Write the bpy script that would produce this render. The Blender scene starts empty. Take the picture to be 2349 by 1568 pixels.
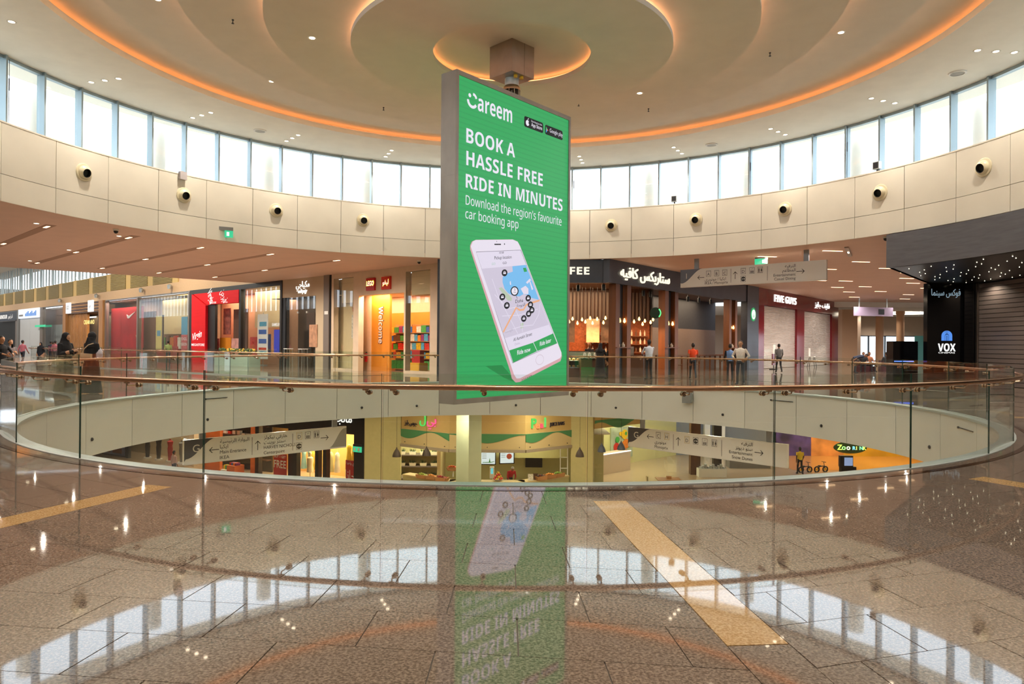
import bpy, bmesh, math, random
import numpy as np
from mathutils import Vector, Matrix
random.seed(7)
SC = bpy.context.scene
C = SC.collection
R_ = math.radians
sin, cos, pi = math.sin, math.cos, math.pi

# ------------------------------------------------------------------ camera
cam = bpy.data.cameras.new('camera')
cam.sensor_width = 36.0
cam.lens = 1621.6 / 2349 * 36.0
cam.clip_end = 600
camo = bpy.data.objects.new('camera', cam)
C.objects.link(camo)
pit, rol = R_(.2037), R_(.4561)
fwd = Vector((0, cos(pit), sin(pit))); up0 = Vector((0, -sin(pit), cos(pit))); rt0 = Vector((1, 0, 0))
rt = rt0 * cos(rol) + up0 * sin(rol); up = up0 * cos(rol) - rt0 * sin(rol)
camo.matrix_world = Matrix(((rt.x, up.x, -fwd.x, .063), (rt.y, up.y, -fwd.y, -19.2), (rt.z, up.z, -fwd.z, 1.605), (0, 0, 0, 1)))
SC.camera = camo

# ------------------------------------------------------------------ sky, exposure
world = bpy.data.worlds.new('sky'); SC.world = world; world.use_nodes = True
bg = world.node_tree.nodes['Background']
bg.inputs[0].default_value = (.80, .90, 1.0, 1); bg.inputs[1].default_value = 1.9
SC.view_settings.view_transform = 'Standard'; SC.view_settings.look = 'None'
SC.view_settings.exposure = 0.75; SC.view_settings.gamma = 1.0; SC.view_settings.use_curve_mapping = False
cy = SC.cycles
cy.max_bounces = 6; cy.diffuse_bounces = 3; cy.glossy_bounces = 3; cy.transmission_bounces = 4
cy.transparent_max_bounces = 32; cy.caustics_reflective = False; cy.caustics_refractive = False
cy.sample_clamp_indirect = 6.0; cy.blur_glossy = .5
cy.use_adaptive_sampling = True; cy.adaptive_threshold = .12; cy.adaptive_min_samples = 16; cy.debug_use_spatial_splits = True

# lamp strengths used by the lamp builders below (one place to tune)
P_SOFFIT, P_DISC, P_GALLERY, P_SHOP, P_LOWER = 150.0, 225.0, 450.0, 1.5, 1.0
COVE = 3.4

# ------------------------------------------------------------------ materials
def lin(h):
    h = h.lstrip('#')
    r = []
    for i in (0, 2, 4):
        c = int(h[i:i+2], 16) / 255
        r.append(c / 12.92 if c <= .04045 else ((c + .055) / 1.055) ** 2.4)
    return tuple(r) + (1.0,)
MATS = {}
def mat(name, col, rough=.5, metal=0.0, emit=0.0, noise=0.0, scale=6.0, ior=1.5, spec=.5, bump=0.0, rand=0.0, detail=3.0, stretch=None, ecol=None):
    if name in MATS: return MATS[name]
    m = bpy.data.materials.new(name); m.use_nodes = True
    nt = m.node_tree; b = nt.nodes['Principled BSDF']
    c = lin(col) if isinstance(col, str) else tuple(col) + (1.0,)
    b.inputs['Base Color'].default_value = c
    b.inputs['Roughness'].default_value = rough; b.inputs['Metallic'].default_value = metal
    b.inputs['IOR'].default_value = ior; b.inputs['Specular IOR Level'].default_value = spec
    if emit:
        b.inputs['Emission Color'].default_value = lin(ecol) if ecol else c; b.inputs['Emission Strength'].default_value = emit
    if noise or bump or rand:
        tc = nt.nodes.new('ShaderNodeTexCoord'); n = nt.nodes.new('ShaderNodeTexNoise')
        n.inputs['Scale'].default_value = scale; n.inputs['Detail'].default_value = detail
        src = tc.outputs['Object']
        if stretch:
            mp = nt.nodes.new('ShaderNodeMapping'); mp.inputs['Scale'].default_value = stretch
            nt.links.new(src, mp.inputs[0]); src = mp.outputs[0]
        nt.links.new(src, n.inputs['Vector'])
        fac = n.outputs['Fac']
        if noise or rand:
            mx = nt.nodes.new('ShaderNodeMix'); mx.data_type = 'RGBA'
            k = max(noise, .001)
            mx.inputs[6].default_value = tuple(max(0, v * (1 - k)) for v in c[:3]) + (1,)
            mx.inputs[7].default_value = tuple(min(1, v * (1 + k)) for v in c[:3]) + (1,)
            rmp = nt.nodes.new('ShaderNodeMapRange'); rmp.inputs[1].default_value = .3; rmp.inputs[2].default_value = .7
            nt.links.new(fac, rmp.inputs[0]); nt.links.new(rmp.outputs[0], mx.inputs[0])
            out = mx.outputs[2]
            if rand:
                oi = nt.nodes.new('ShaderNodeObjectInfo'); hs = nt.nodes.new('ShaderNodeHueSaturation')
                mr = nt.nodes.new('ShaderNodeMapRange'); mr.inputs[3].default_value = 1 - rand; mr.inputs[4].default_value = 1 + rand
                nt.links.new(oi.outputs['Random'], mr.inputs[0]); nt.links.new(mr.outputs[0], hs.inputs['Value']); nt.links.new(out, hs.inputs['Color'])
                out = hs.outputs[0]
            nt.links.new(out, b.inputs['Base Color'])
        if bump:
            bp = nt.nodes.new('ShaderNodeBump'); bp.inputs['Strength'].default_value = bump; bp.inputs['Distance'].default_value = .01
            nt.links.new(fac, bp.inputs['Height']); nt.links.new(bp.outputs[0], b.inputs['Normal'])
    MATS[name] = m
    return m
def glass_mat(name, tint, ior=1.5, rough=0.0, spec_tint=(1, 1, 1)):
    if name in MATS: return MATS[name]
    m = bpy.data.materials.new(name); m.use_nodes = True; nt = m.node_tree
    for n in list(nt.nodes): nt.nodes.remove(n)
    o = nt.nodes.new('ShaderNodeOutputMaterial'); mx = nt.nodes.new('ShaderNodeMixShader')
    t = nt.nodes.new('ShaderNodeBsdfTransparent'); g = nt.nodes.new('ShaderNodeBsdfGlossy'); fr = nt.nodes.new('ShaderNodeFresnel')
    t.inputs[0].default_value = tuple(tint) + (1,); g.inputs[0].default_value = tuple(spec_tint) + (1,); g.inputs['Roughness'].default_value = rough
    ge = nt.nodes.new('ShaderNodeNewGeometry'); mr = nt.nodes.new('ShaderNodeMapRange')   # same reflectance from both sides of the sheet
    mr.inputs[3].default_value = ior; mr.inputs[4].default_value = 1 / ior
    nt.links.new(ge.outputs['Backfacing'], mr.inputs[0]); nt.links.new(mr.outputs[0], fr.inputs[0])
    nt.links.new(fr.outputs[0], mx.inputs[0]); nt.links.new(t.outputs[0], mx.inputs[1]); nt.links.new(g.outputs[0], mx.inputs[2]); nt.links.new(mx.outputs[0], o.inputs[0])
    MATS[name] = m
    return m
def emis(name, col, s=1.0, sample=False):
    m = mat(name, '#050505', .6, emit=s, ecol=col)
    m.cycles.emission_sampling = 'AUTO' if sample else 'NONE'      # small glowing prints and lenses need no light sampling of their own
    return m
def granite(name, col, dark, light, rough, ior, rand):
    m = bpy.data.materials.new(name); m.use_nodes = True; nt = m.node_tree; b = nt.nodes['Principled BSDF']
    tc = nt.nodes.new('ShaderNodeTexCoord')
    v = nt.nodes.new('ShaderNodeTexVoronoi'); v.inputs['Scale'].default_value = 95
    n = nt.nodes.new('ShaderNodeTexNoise'); n.inputs['Scale'].default_value = 60; n.inputs['Detail'].default_value = 4
    n2 = nt.nodes.new('ShaderNodeTexNoise'); n2.inputs['Scale'].default_value = 1.3
    for x in (v, n, n2): nt.links.new(tc.outputs['Object'], x.inputs['Vector'])
    cr = nt.nodes.new('ShaderNodeValToRGB'); e = cr.color_ramp.elements
    e[0].position = .36; e[0].color = lin(dark); e[1].position = .68; e[1].color = lin(light)
    q = cr.color_ramp.elements.new(.5); q.color = lin(col)
    ad = nt.nodes.new('ShaderNodeMath'); ad.operation = 'MULTIPLY_ADD'; ad.inputs[1].default_value = .22
    sep = nt.nodes.new('ShaderNodeSeparateColor'); nt.links.new(v.outputs['Color'], sep.inputs[0])
    nt.links.new(sep.outputs[0], ad.inputs[0]); nt.links.new(n.outputs['Fac'], ad.inputs[2])
    sb = nt.nodes.new('ShaderNodeMath'); sb.operation = 'SUBTRACT'; sb.inputs[1].default_value = .11; nt.links.new(ad.outputs[0], sb.inputs[0])
    nt.links.new(sb.outputs[0], cr.inputs[0])
    oi = nt.nodes.new('ShaderNodeObjectInfo'); hs = nt.nodes.new('ShaderNodeHueSaturation')
    mr = nt.nodes.new('ShaderNodeMapRange'); mr.inputs[3].default_value = 1 - rand; mr.inputs[4].default_value = 1 + rand
    nt.links.new(oi.outputs['Random'], mr.inputs[0]); nt.links.new(mr.outputs[0], hs.inputs['Value']); nt.links.new(cr.outputs[0], hs.inputs['Color'])
    nt.links.new(hs.outputs[0], b.inputs['Base Color'])
    b.inputs['Roughness'].default_value = rough; b.inputs['IOR'].default_value = ior
    MATS[name] = m
    return m

M_ceil = mat('ceiling paint', (.72, .67, .58), .7, noise=.03, scale=1.5)
M_soff = mat('soffit paint', (.86, .84, .76), .7, noise=.03, scale=1.5)
M_drum = mat('cream wall panel', (.72, .66, .55), .45, noise=.04, scale=.9, rand=.04)
M_joint = mat('dark joint', '#5a5348', .8)
M_gal = mat('warm-lit soffit tint', (.78, .53, .40), .6, noise=.03, scale=1.2)  # white soffit paint with the warm bounced light put into its colour
M_fasc = mat('pale fascia panel', (.74, .74, .68), .35, noise=.03, scale=.8, rand=.03)
M_mull = mat('grey blue aluminium', '#9fb0b8', .35, .6)
M_wglass = glass_mat('window glass', (.97, .985, .98), 1.45)
M_bglass = glass_mat('balustrade glass', (.945, .972, .955), 1.5)
M_sglass = glass_mat('shop glass', (.96, .97, .965), 1.5)
M_gedge = mat('green glass edge', '#2c4a42', .15)
M_steel = mat('brushed steel', '#b9aea2', .28, 1.0, noise=.06, scale=30, stretch=(1, 1, 8))
M_bronze = mat('bronze handrail', '#c29a7c', .24, 1.0, noise=.05, scale=20)
M_alu = mat('pale aluminium', '#c9cfcd', .4, .7)
M_gran = granite('brown granite', '#7b6c60', '#5e5046', '#978576', .03, 1.85, .05)
M_granf = granite('brown granite far', '#7b6c60', '#5e5046', '#978576', .05, 1.85, 0)
M_beige = granite('beige granite', '#c39c68', '#a8814f', '#d3b484', .03, 1.8, .03)
M_brown = granite('dark brown granite', '#4a3122', '#38241a', '#5e4332', .06, 1.55, 0)
M_grout = mat('grout', '#8d8377', .6)
M_black = mat('black paint', '#0c0c0e', .35)
M_dark = mat('charcoal metal', '#2c2d31', .4, .3)
M_white = mat('white paint', '#e6e4de', .5)
M_led = emis('downlight lens', '#ffe6c4', 7.0)
M_cove = emis('orange cove light', '#ff9c5c', COVE, True)

# ------------------------------------------------------------------ mesh helpers
class MB:
    def __init__(s): s.v = []; s.f = []; s.m = []
    def face(s, pts, mi=0):
        n = len(s.v); s.v += [tuple(p) for p in pts]; s.f.append(tuple(range(n, n + len(pts)))); s.m.append(mi); return s
    def raw(s, vs, fs, mi=0):
        n = len(s.v); s.v += [tuple(p) for p in vs]; s.f += [tuple(i + n for i in f) for f in fs]; s.m += [mi] * len(fs); return s
    def box(s, x0, x1, y0, y1, z0, z1, mi=0):
        vs = [(x, y, z) for z in (z0, z1) for x, y in ((x0, y0), (x1, y0), (x1, y1), (x0, y1))]
        return s.raw(vs, [(3, 2, 1, 0), (4, 5, 6, 7), (0, 1, 5, 4), (1, 2, 6, 5), (2, 3, 7, 6), (3, 0, 4, 7)], mi)
    def prism(s, pts, y0, y1, mi=0):          # polygon in x-z, extruded along y (front at y0)
        n = len(pts); vs = [(x, y0, z) for x, z in pts] + [(x, y1, z) for x, z in pts]
        fs = [tuple(range(n)), tuple(range(2 * n - 1, n - 1, -1))] + [(i, n + i, n + (i + 1) % n, (i + 1) % n) for i in range(n)]
        return s.raw(vs, fs, mi)
    def slab(s, pts, z0, z1, mi=0):           # polygon in x-y, extruded along z
        n = len(pts); vs = [(x, y, z0) for x, y in pts] + [(x, y, z1) for x, y in pts]
        fs = [tuple(range(n - 1, -1, -1)), tuple(range(n, 2 * n))] + [(i, (i + 1) % n, n + (i + 1) % n, n + i) for i in range(n)]
        return s.raw(vs, fs, mi)
    def tube(s, path, r, seg=10, closed=False, mi=0, cap=True):
        P = [Vector(p) for p in path]; n = len(P); rr = r if isinstance(r, (list, tuple)) else [r] * n
        vs = []; prev = None
        for i, p in enumerate(P):
            a = P[(i - 1) % n] if (closed or i > 0) else P[i]; b = P[(i + 1) % n] if (closed or i < n - 1) else P[i]
            t = (b - a).normalized()
            if prev is None:
                k = Vector((0, 0, 1)) if abs(t.z) < .9 else Vector((1, 0, 0)); u = t.cross(k).normalized()
            else: u = (prev - t * prev.dot(t)).normalized()
            prev = u; w = t.cross(u)
            vs += [tuple(p + (u * cos(2 * pi * k / seg) + w * sin(2 * pi * k / seg)) * rr[i]) for k in range(seg)]
        fs = []
        for i in range(n if closed else n - 1):
            j = (i + 1) % n
            fs += [(i * seg + k, i * seg + (k + 1) % seg, j * seg + (k + 1) % seg, j * seg + k) for k in range(seg)]
        if cap and not closed: fs += [tuple(range(seg - 1, -1, -1)), tuple((n - 1) * seg + k for k in range(seg))]
        return s.raw(vs, fs, mi)
    def cyl(s, p0, p1, r, seg=12, mi=0): return s.tube([p0, p1], r, seg, mi=mi)
    def lathe(s, prof, seg=16, c=(0, 0, 0), mi=0, caps=True):      # prof: (radius, z)
        n = len(prof); vs = [(c[0] + r * cos(2 * pi * k / seg), c[1] + r * sin(2 * pi * k / seg), c[2] + z) for r, z in prof for k in range(seg)]
        fs = [(i * seg + k, i * seg + (k + 1) % seg, (i + 1) * seg + (k + 1) % seg, (i + 1) * seg + k) for i in range(n - 1) for k in range(seg)]
        if caps:
            if prof[0][0] > 1e-5: fs.append(tuple(range(seg - 1, -1, -1)))
            if prof[-1][0] > 1e-5: fs.append(tuple((n - 1) * seg + k for k in range(seg)))
        return s.raw(vs, fs, mi)
    def arc(s, r0, r1, z0, z1, a0, a1, n=8, mi=0):                 # solid ring sector, angles in degrees clockwise from +y
        full = abs(a1 - a0) >= 359.9
        A = [R_(a0 + (a1 - a0) * i / n) for i in range(n if full else n + 1)]
        vs = [(r * sin(a), r * cos(a), z) for a in A for r, z in ((r0, z0), (r1, z0), (r1, z1), (r0, z1))]
        fs = []
        for i in range(n):
            j = ((i + 1) % n) if full else i + 1
            for k in range(4): fs.append((i * 4 + k, j * 4 + k, j * 4 + (k + 1) % 4, i * 4 + (k + 1) % 4))
        if not full: fs += [(0, 1, 2, 3), tuple(n * 4 + k for k in (3, 2, 1, 0))]
        return s.raw(vs, fs, mi)
    def sphere(s, c, r, seg=12, rings=8, mi=0, sc=(1, 1, 1)):
        prof = [(max(1e-6, r * sin(pi * i / rings)), -r * cos(pi * i / rings)) for i in range(rings + 1)]
        n0 = len(s.v); s.lathe(prof, seg, (0, 0, 0), mi, caps=False)
        for i in range(n0, len(s.v)):
            x, y, z = s.v[i]; s.v[i] = (c[0] + x * sc[0], c[1] + y * sc[1], c[2] + z * sc[2])
        return s
    def mesh(s, name, mats, smooth=False):
        me = bpy.data.meshes.new(name); me.from_pydata(s.v, [], s.f)
        mats = mats if isinstance(mats, (list, tuple)) else [mats]
        for m in mats: me.materials.append(m)
        if len(mats) > 1: me.polygons.foreach_set('material_index', s.m)
        bm = bmesh.new(); bm.from_mesh(me); bmesh.ops.recalc_face_normals(bm, faces=bm.faces); bm.to_mesh(me); bm.free()
        if smooth:
            me.polygons.foreach_set('use_smooth', [True] * len(me.polygons))
            me.set_sharp_from_angle(angle=R_(40))
        me.update(); return me
    def build(s, name, mats, parent=None, smooth=False, loc=None, rotz=None):
        return link(name, s.mesh(name, mats, smooth), parent, loc, rotz)
def link(name, me, parent=None, loc=None, rotz=None):
    o = bpy.data.objects.new(name, me); C.objects.link(o)
    if parent: o.parent = parent
    if loc is not None: o.location = loc
    if rotz is not None: o.rotation_euler = (0, 0, rotz)
    return o
def tag(o, label=None, cat=None, group=None, kind=None):
    if label: o['label'] = label
    if cat: o['category'] = cat
    if group: o['group'] = group
    if kind: o['kind'] = kind
    return o
def thing(name, label, cat, loc=(0, 0, 0), rotz=0.0, group=None):
    o = bpy.data.objects.new(name, None); o.empty_display_size = .2; C.objects.link(o)
    o.location = loc; o.rotation_euler = (0, 0, rotz)
    return tag(o, label, cat, group)
def structure(o): o['kind'] = 'structure'; return o
def Bx(name, m, parent, *b): return MB().box(*b).build(name, m, parent)
def lamp(kind, loc, power, col, size=.3, parent=None, rot=(0, 0, 0), spot=None, name='lamp_light', sizey=None):
    l = bpy.data.lights.new(name, kind); l.energy = power; l.color = col
    if kind == 'AREA':
        l.shape = 'RECTANGLE' if sizey else 'DISK'; l.size = size
        if sizey: l.size_y = sizey
    else: l.shadow_soft_size = size
    if kind == 'SPOT': l.spot_size = R_(spot or 100); l.spot_blend = .6
    o = bpy.data.objects.new(name, l); C.objects.link(o); o.location = loc; o.rotation_euler = rot
    if parent: o.parent = parent
    return o
def polar(r, a, z=0.0): return (r * sin(R_(a)), r * cos(R_(a)), z)

# ------------------------------------------------------------------ lettering
_AR = {'ا': 'ﺍﺎ', 'أ': 'ﺃﺄ', 'إ': 'ﺇﺈ', 'ب': 'ﺏﺐﺑﺒ', 'ة': 'ﺓﺔ', 'ت': 'ﺕﺖﺗﺘ', 'ث': 'ﺙﺚﺛﺜ', 'ج': 'ﺝﺞﺟﺠ', 'ح': 'ﺡﺢﺣﺤ', 'خ': 'ﺥﺦﺧﺨ', 'د': 'ﺩﺪ', 'ذ': 'ﺫﺬ',
 'ر': 'ﺭﺮ', 'ز': 'ﺯﺰ', 'س': 'ﺱﺲﺳﺴ', 'ش': 'ﺵﺶﺷﺸ', 'ص': 'ﺹﺺﺻﺼ', 'ط': 'ﻁﻂﻃﻄ', 'ع': 'ﻉﻊﻋﻌ', 'غ': 'ﻍﻎﻏﻐ', 'ف': 'ﻑﻒﻓﻔ', 'ق': 'ﻕﻖﻗﻘ', 'ك': 'ﻙﻚﻛﻜ', 'ل': 'ﻝﻞﻟﻠ', 'م': 'ﻡﻢﻣﻤ',
 'ن': 'ﻥﻦﻧﻨ', 'ه': 'ﻩﻪﻫﻬ', 'و': 'ﻭﻮ', 'ي': 'ﻱﻲﻳﻴ', 'ى': 'ﻯﻰ', 'ئ': 'ﺉﺊﺋﺌ'}
def arabic(t):
    out = []
    for w in t.split(' '):
        r = ''
        for i, ch in enumerate(w):
            f = _AR.get(ch)
            if not f: r += ch; continue
            p = i > 0 and len(_AR.get(w[i - 1], '')) == 4
            n = i < len(w) - 1 and len(f) == 4 and w[i + 1] in _AR
            r += f[(3 if p and n else 1 if p else 2 if n else 0)]
        out.append(r[::-1])
    return ' '.join(out[::-1])
TMP = bpy.data.scenes.new('workshop')      # scratch scene for making meshes; removed at the end
def sans(t, bold):
    """Latin letters and digits as sans-serif (bold) glyphs of the built-in font set"""
    out = ''
    for ch in t:
        o = ord(ch)
        if 65 <= o <= 90: out += chr((0x1D5D4 if bold else 0x1D5A0) + o - 65)
        elif 97 <= o <= 122: out += chr((0x1D5EE if bold else 0x1D5BA) + o - 97)
        elif 48 <= o <= 57: out += chr((0x1D7EC if bold else 0x1D7E2) + o - 48)
        else: out += ch
    return out
def text_mesh(body, m, size, width=None, bold=0.0, align='LEFT', ext=0.0, res=4, fit=None, shear=0.0, slope=0.0, raw=True):
    """lettering as a mesh in the x-z plane, facing -y; width stretches it, fit limits it, slope tilts its base line"""
    c = bpy.data.curves.new('lettering', 'FONT'); c.body = body if raw else sans(body, bold > 0); c.size = 1.0; c.resolution_u = res
    c.offset = .012 if (raw and bold > 0) else 0; c.extrude = ext / size; c.shear = shear; c.space_line = .8
    o = bpy.data.objects.new('lettering', c); TMP.collection.objects.link(o)
    vl = TMP.view_layers[0]; vl.update()
    me = bpy.data.meshes.new_from_object(o.evaluated_get(vl.depsgraph))
    bpy.data.objects.remove(o); bpy.data.curves.remove(c)
    n = len(me.vertices); co = np.empty(n * 3); me.vertices.foreach_get('co', co); co = co.reshape(-1, 3)
    x0, x1 = co[:, 0].min(), co[:, 0].max()
    sx = size
    if width: sx = width / (x1 - x0)
    if fit and (x1 - x0) * sx > fit: sx = fit / (x1 - x0)
    off = {'LEFT': x0, 'CENTER': (x0 + x1) / 2, 'RIGHT': x1}[align]
    new = np.stack([(co[:, 0] - off) * sx, -co[:, 2] * size, co[:, 1] * size + (co[:, 0] - off) * sx * slope], 1)
    me.vertices.foreach_set('co', new.ravel()); me.materials.clear(); me.materials.append(m); me.update()
    return me
ORD = ('first', 'second', 'third', 'fourth', 'fifth', 'sixth', 'seventh', 'eighth', 'ninth', 'tenth', 'eleventh', 'twelfth', 'thirteenth', 'fourteenth')
def words(me, gap):
    """split a line of lettering into one mesh per word"""
    co = [tuple(v.co) for v in me.vertices]; iv = sorted((min(co[i][0] for i in p.vertices), max(co[i][0] for i in p.vertices)) for p in me.polygons); cuts = []; end = iv[0][1]
    for a, b in iv:
        if a - end > gap: cuts.append((a + end) / 2)
        end = max(end, b)
    out = []
    for lo, hi in zip([-1e9] + cuts, cuts + [1e9]):
        ids = [i for i, c in enumerate(co) if lo < c[0] < hi]; mp = {i: k for k, i in enumerate(ids)}
        w = bpy.data.meshes.new('lettering'); w.from_pydata([co[i] for i in ids], [], [tuple(mp[i] for i in p.vertices) for p in me.polygons if p.vertices[0] in mp]); w.materials.append(me.materials[0]); out.append(w)
    return out
def text(body, m, parent, x, y, z, size, name='lettering', **k):
    return link(name, text_mesh(body, m, size, **k), parent, (x, y, z))

# =================================================================== CEILING of the rotunda (stepped discs, coves)
N = 128
ceil = structure(MB().arc(12.1, 16.0, 10.27, 10.32, 0, 360, N).build('ceiling', M_soff, None, True))
MB().arc(12.1, 12.2, 10.32, 10.46, 0, 360, N).build('cove_lip', M_soff, ceil, True)
MB().arc(12.55, 12.65, 10.3, 10.8, 0, 360, N).arc(.0, 12.65, 10.64, 10.8, 0, 360, N).build('recess_plate', M_ceil, ceil, True)
for nm, r, z, zt in (('disc', 10.53, 10.30, 10.64), ('disc', 8.43, 9.97, 10.30), ('disc', 6.40, 9.68, 9.97)):
    MB().arc(0.001, r, z, z + .14, 0, 360, N).arc(r - .55, r - .5, z + .14, zt, 0, 360, N).build('ceiling_disc', M_ceil, ceil, True)
MB().arc(2.14, 4.28, 9.41, 9.54, 0, 360, N).arc(3.75, 3.8, 9.54, 9.68, 0, 360, N).arc(2.45, 2.5, 9.5, 9.68, 0, 360, N).build('ceiling_disc', M_ceil, ceil, True)
for r, z in ((12.32, 10.40), (10.28, 10.50), (8.16, 10.14), (6.12, 9.85), (4.02, 9.575), (2.27, 9.57)):
    MB().arc(r - .025, r + .025, z, z + .03, 0, 360, 96).build('cove_light', M_cove if r in (12.32, 2.27) else emis('soft cove light', '#ffb98c', COVE * 2.2, True), ceil)

# downlights
M_trim = mat('downlight trim', '#d9d4c8', .4)
_trim = MB().lathe([(.075, -.004), (.115, -.012), (.12, 0), (.075, .0)], 16, caps=False).mesh('trim', M_trim, True)
_lens = MB().lathe([(.0001, -.006), (.078, -.006), (.078, 0)], 16).mesh('lens', M_led)
def downlight(x, y, z, label, group, power=0, col=(1, .92, .80), s=1.0, name='downlight', light='SPOT'):
    t = thing(name, label, 'ceiling light', (x, y, z), 0, group)
    a = link('trim', _trim, t); b = link('lens', _lens, t)
    if s != 1: t.scale = (s, s, s)
    if power: lamp(light, (0, 0, -.03), power, col, .1, t, spot=130)
    return t
for a in (-90, -72.5, -56.7, -41, -23.4, -5, 13.1, 31.2, 49.1, 66.7, 84.3, 102):
    for i, r in enumerate((13.62, 14.2, 14.78)):
        x, y, z = polar(r, a, 10.27)
        downlight(x, y, z, 'small round downlight, one of three in a row on the rotunda soffit above the windows', 'downlights in threes on the rotunda soffit', P_SOFFIT * 3 if i == 1 else 0)
for a in (122, 142, 162, 180, -110, -128, -146, -164):
    x, y, z = polar(14.2, a, 10.27)
    downlight(x, y, z, 'small round downlight, one of three in a row on the rotunda soffit above the windows', 'downlights in threes on the rotunda soffit', P_SOFFIT * 3)
for r, a, z in ((9.1, -98, 10.3), (9.1, -61.7, 10.3), (9.0, -24.2, 10.3), (9.1, 14, 10.3), (9.1, 51.7, 10.3), (9.1, 88, 10.3), (9.1, 126, 10.3), (9.1, 163, 10.3), (9.1, -134, 10.3)):
    x, y, z = polar(r, a, z)
    downlight(x, y, z, 'single round downlight on the outer stepped disc of the rotunda ceiling', 'single downlights on the outer ceiling disc', P_DISC)
for a in (-95.4, 50.2, 122, -22, 195):
    x, y, z = polar(5.32, a, 9.68)
    downlight(x, y, z, 'single round downlight on the inner stepped disc of the rotunda ceiling', 'single downlights on the inner ceiling disc', P_DISC)

# sprinklers and round ceiling speakers
_spr = MB().lathe([(.03, 0), (.03, -.02), (.012, -.025), (.012, -.09), (.035, -.095), (.035, -.105), (.0001, -.11)], 10).mesh('sprinkler', M_dark, True)
for r, a, z in ((7.3, -97, 9.97), (7.4, -38, 9.97), (7.5, 40, 9.97), (7.4, 83, 9.97), (4.9, 27, 9.68)):
    o = tag(link('sprinkler', _spr, None, polar(r, a, z)), 'tiny dark sprinkler head hanging from the stepped rotunda ceiling', 'sprinkler', 'sprinklers on the rotunda ceiling')
for r, a in ((14.15, -46.8), (14.1, 37.5), (14.35, 77.8)):
    t = thing('ceiling_speaker', {-46.8: 'flat round white speaker on the rotunda soffit, left side', 37.5: 'flat round white speaker on the rotunda soffit, right of the screen', 77.8: 'flat round grey speaker on the rotunda soffit, far right below three downlights'}[a], 'speaker', polar(r, a, 10.27))
    MB().lathe([(.26, 0), (.25, -.03), (.2, -.04), (.2, -.02), (.0001, -.02)], 24).build('rim', M_white, t, True)
    MB().lathe([(.195, -.022), (.19, -.03), (.0001, -.034)], 24).build('grille', mat('speaker grille', '#a9a69f', .6), t, True)

# =================================================================== UPPER DRUM WALL and CLERESTORY
wall = structure(MB().arc(15.31, 15.75, 5.765, 8.12, 0, 360, N).build('wall_upper', M_joint, None, True))
MB().arc(15.26, 15.78, 8.10, 8.145, 0, 360, N).build('sill_cap', M_drum, wall, True)
g = .16
_pl = MB().arc(15.27, 15.31, 5.755, 6.556, g / 4, 7.5 - g / 4, 4).mesh('panel', M_drum, True)
_pu = MB().arc(15.27, 15.31, 6.572, 8.10, g / 4, 7.5 - g / 4, 4).mesh('panel', M_drum, True)
for k in range(48):
    for me in (_pl, _pu): link('panel', me, wall, (0, 0, 0), -R_(-.75 + 7.5 * k))
win = structure(MB().arc(15.6, 15.78, 10.17, 10.27, 0, 360, N).arc(15.6, 15.78, 8.145, 8.19, 0, 360, N).build('window_1', M_mull, None, True))
W5 = 360 / 70
_mul = MB().box(-.032, .032, 15.50, 15.80, 8.145, 10.27).mesh('mullion', M_mull)
_pane = MB().box(-.66, .66, 15.70, 15.712, 8.19, 10.17).mesh('pane', M_wglass)
for k in range(70):
    link('mullion', _mul, win, (0, 0, 0), -R_(.6 + W5 * k)); link('pane', _pane, win, (0, 0, 0), -R_(.6 + W5 * (k + .5)))
_cord = MB().cyl((0, 0, 8.2), (0, 0, 10.2), .008, 6).cyl((0, 0, 9.25), (0, 0, 9.62), .016, 8).mesh('blind_cord', M_dark)
for k, a in enumerate((-81.1, -66.0, -50.6, -25.0, 11.2, 26.3, 41.9, 57.3, 72.4)):
    tag(link('blind_cord', _cord, None, polar(15.58, a)), 'thin dark cord beside a clerestory mullion, %s from the left' % ORD[k], 'cord', 'cords beside the clerestory mullions')
# outside, seen through the clerestory: roof edge and columns
structure(MB().arc(15.85, 18.4, 10.85, 11.2, 0, 360, 64).build('roof', mat('outside render', '#efeae0', .8), None, True))
structure(MB().arc(15.8, 30, 7.6, 7.75, 0, 360, 64).build('roof', mat('outside terrace', '#e6e2d8', .8), None, True))
_col = MB().cyl((0, 0, 7.75), (0, 0, 10.85), .33, 20).mesh('terrace_column', MATS['outside render'], True)
for k in range(24): tag(link('terrace_column', _col, None, polar(19.4, 7 + 15 * k)), 'white round column standing outside behind the clerestory windows', 'column', 'columns outside the clerestory')

# jet nozzles on the drum
M_noz = mat('cream nozzle', '#dccfae', .35); M_nozin = mat('nozzle inside', '#17140f', .6)
for k in range(-5, 6):
    a = 3.15 + 15 * k
    L = 'round cream air nozzle with a dark mouth, %s from the left on the drum wall' % ORD[k + 5] if -5 <= k <= 5 else 'round cream air nozzle on the drum wall outside the view'
    t = thing('air_nozzle', L, 'air nozzle', polar(15.27, a, 7.32), -R_(a), 'air nozzles on the drum wall')
    def ringy(prof, seg=24):      # lathe around the -y axis
        mb = MB(); mb.lathe(prof, seg, caps=False); mb.v = [(x, -z, y) for x, y, z in mb.v]; return mb
    ringy([(.30, 0), (.30, .03), (.27, .045), (.24, .04), (.22, .05)]).build('flange', M_noz, t, True)
    s = ringy([(.235, .02), (.23, .07), (.2, .13), (.15, .165), (.15, .12)])
    s.build('ball', M_noz, t, True).rotation_euler = (R_(14), 0, 0)
    s = ringy([(.15, .168), (.135, .165), (.12, .06), (.0001, .05)])
    s.build('mouth', M_nozin, t, True).rotation_euler = (R_(14), 0, 0)
    if k in (-6, 7): pass

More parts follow.
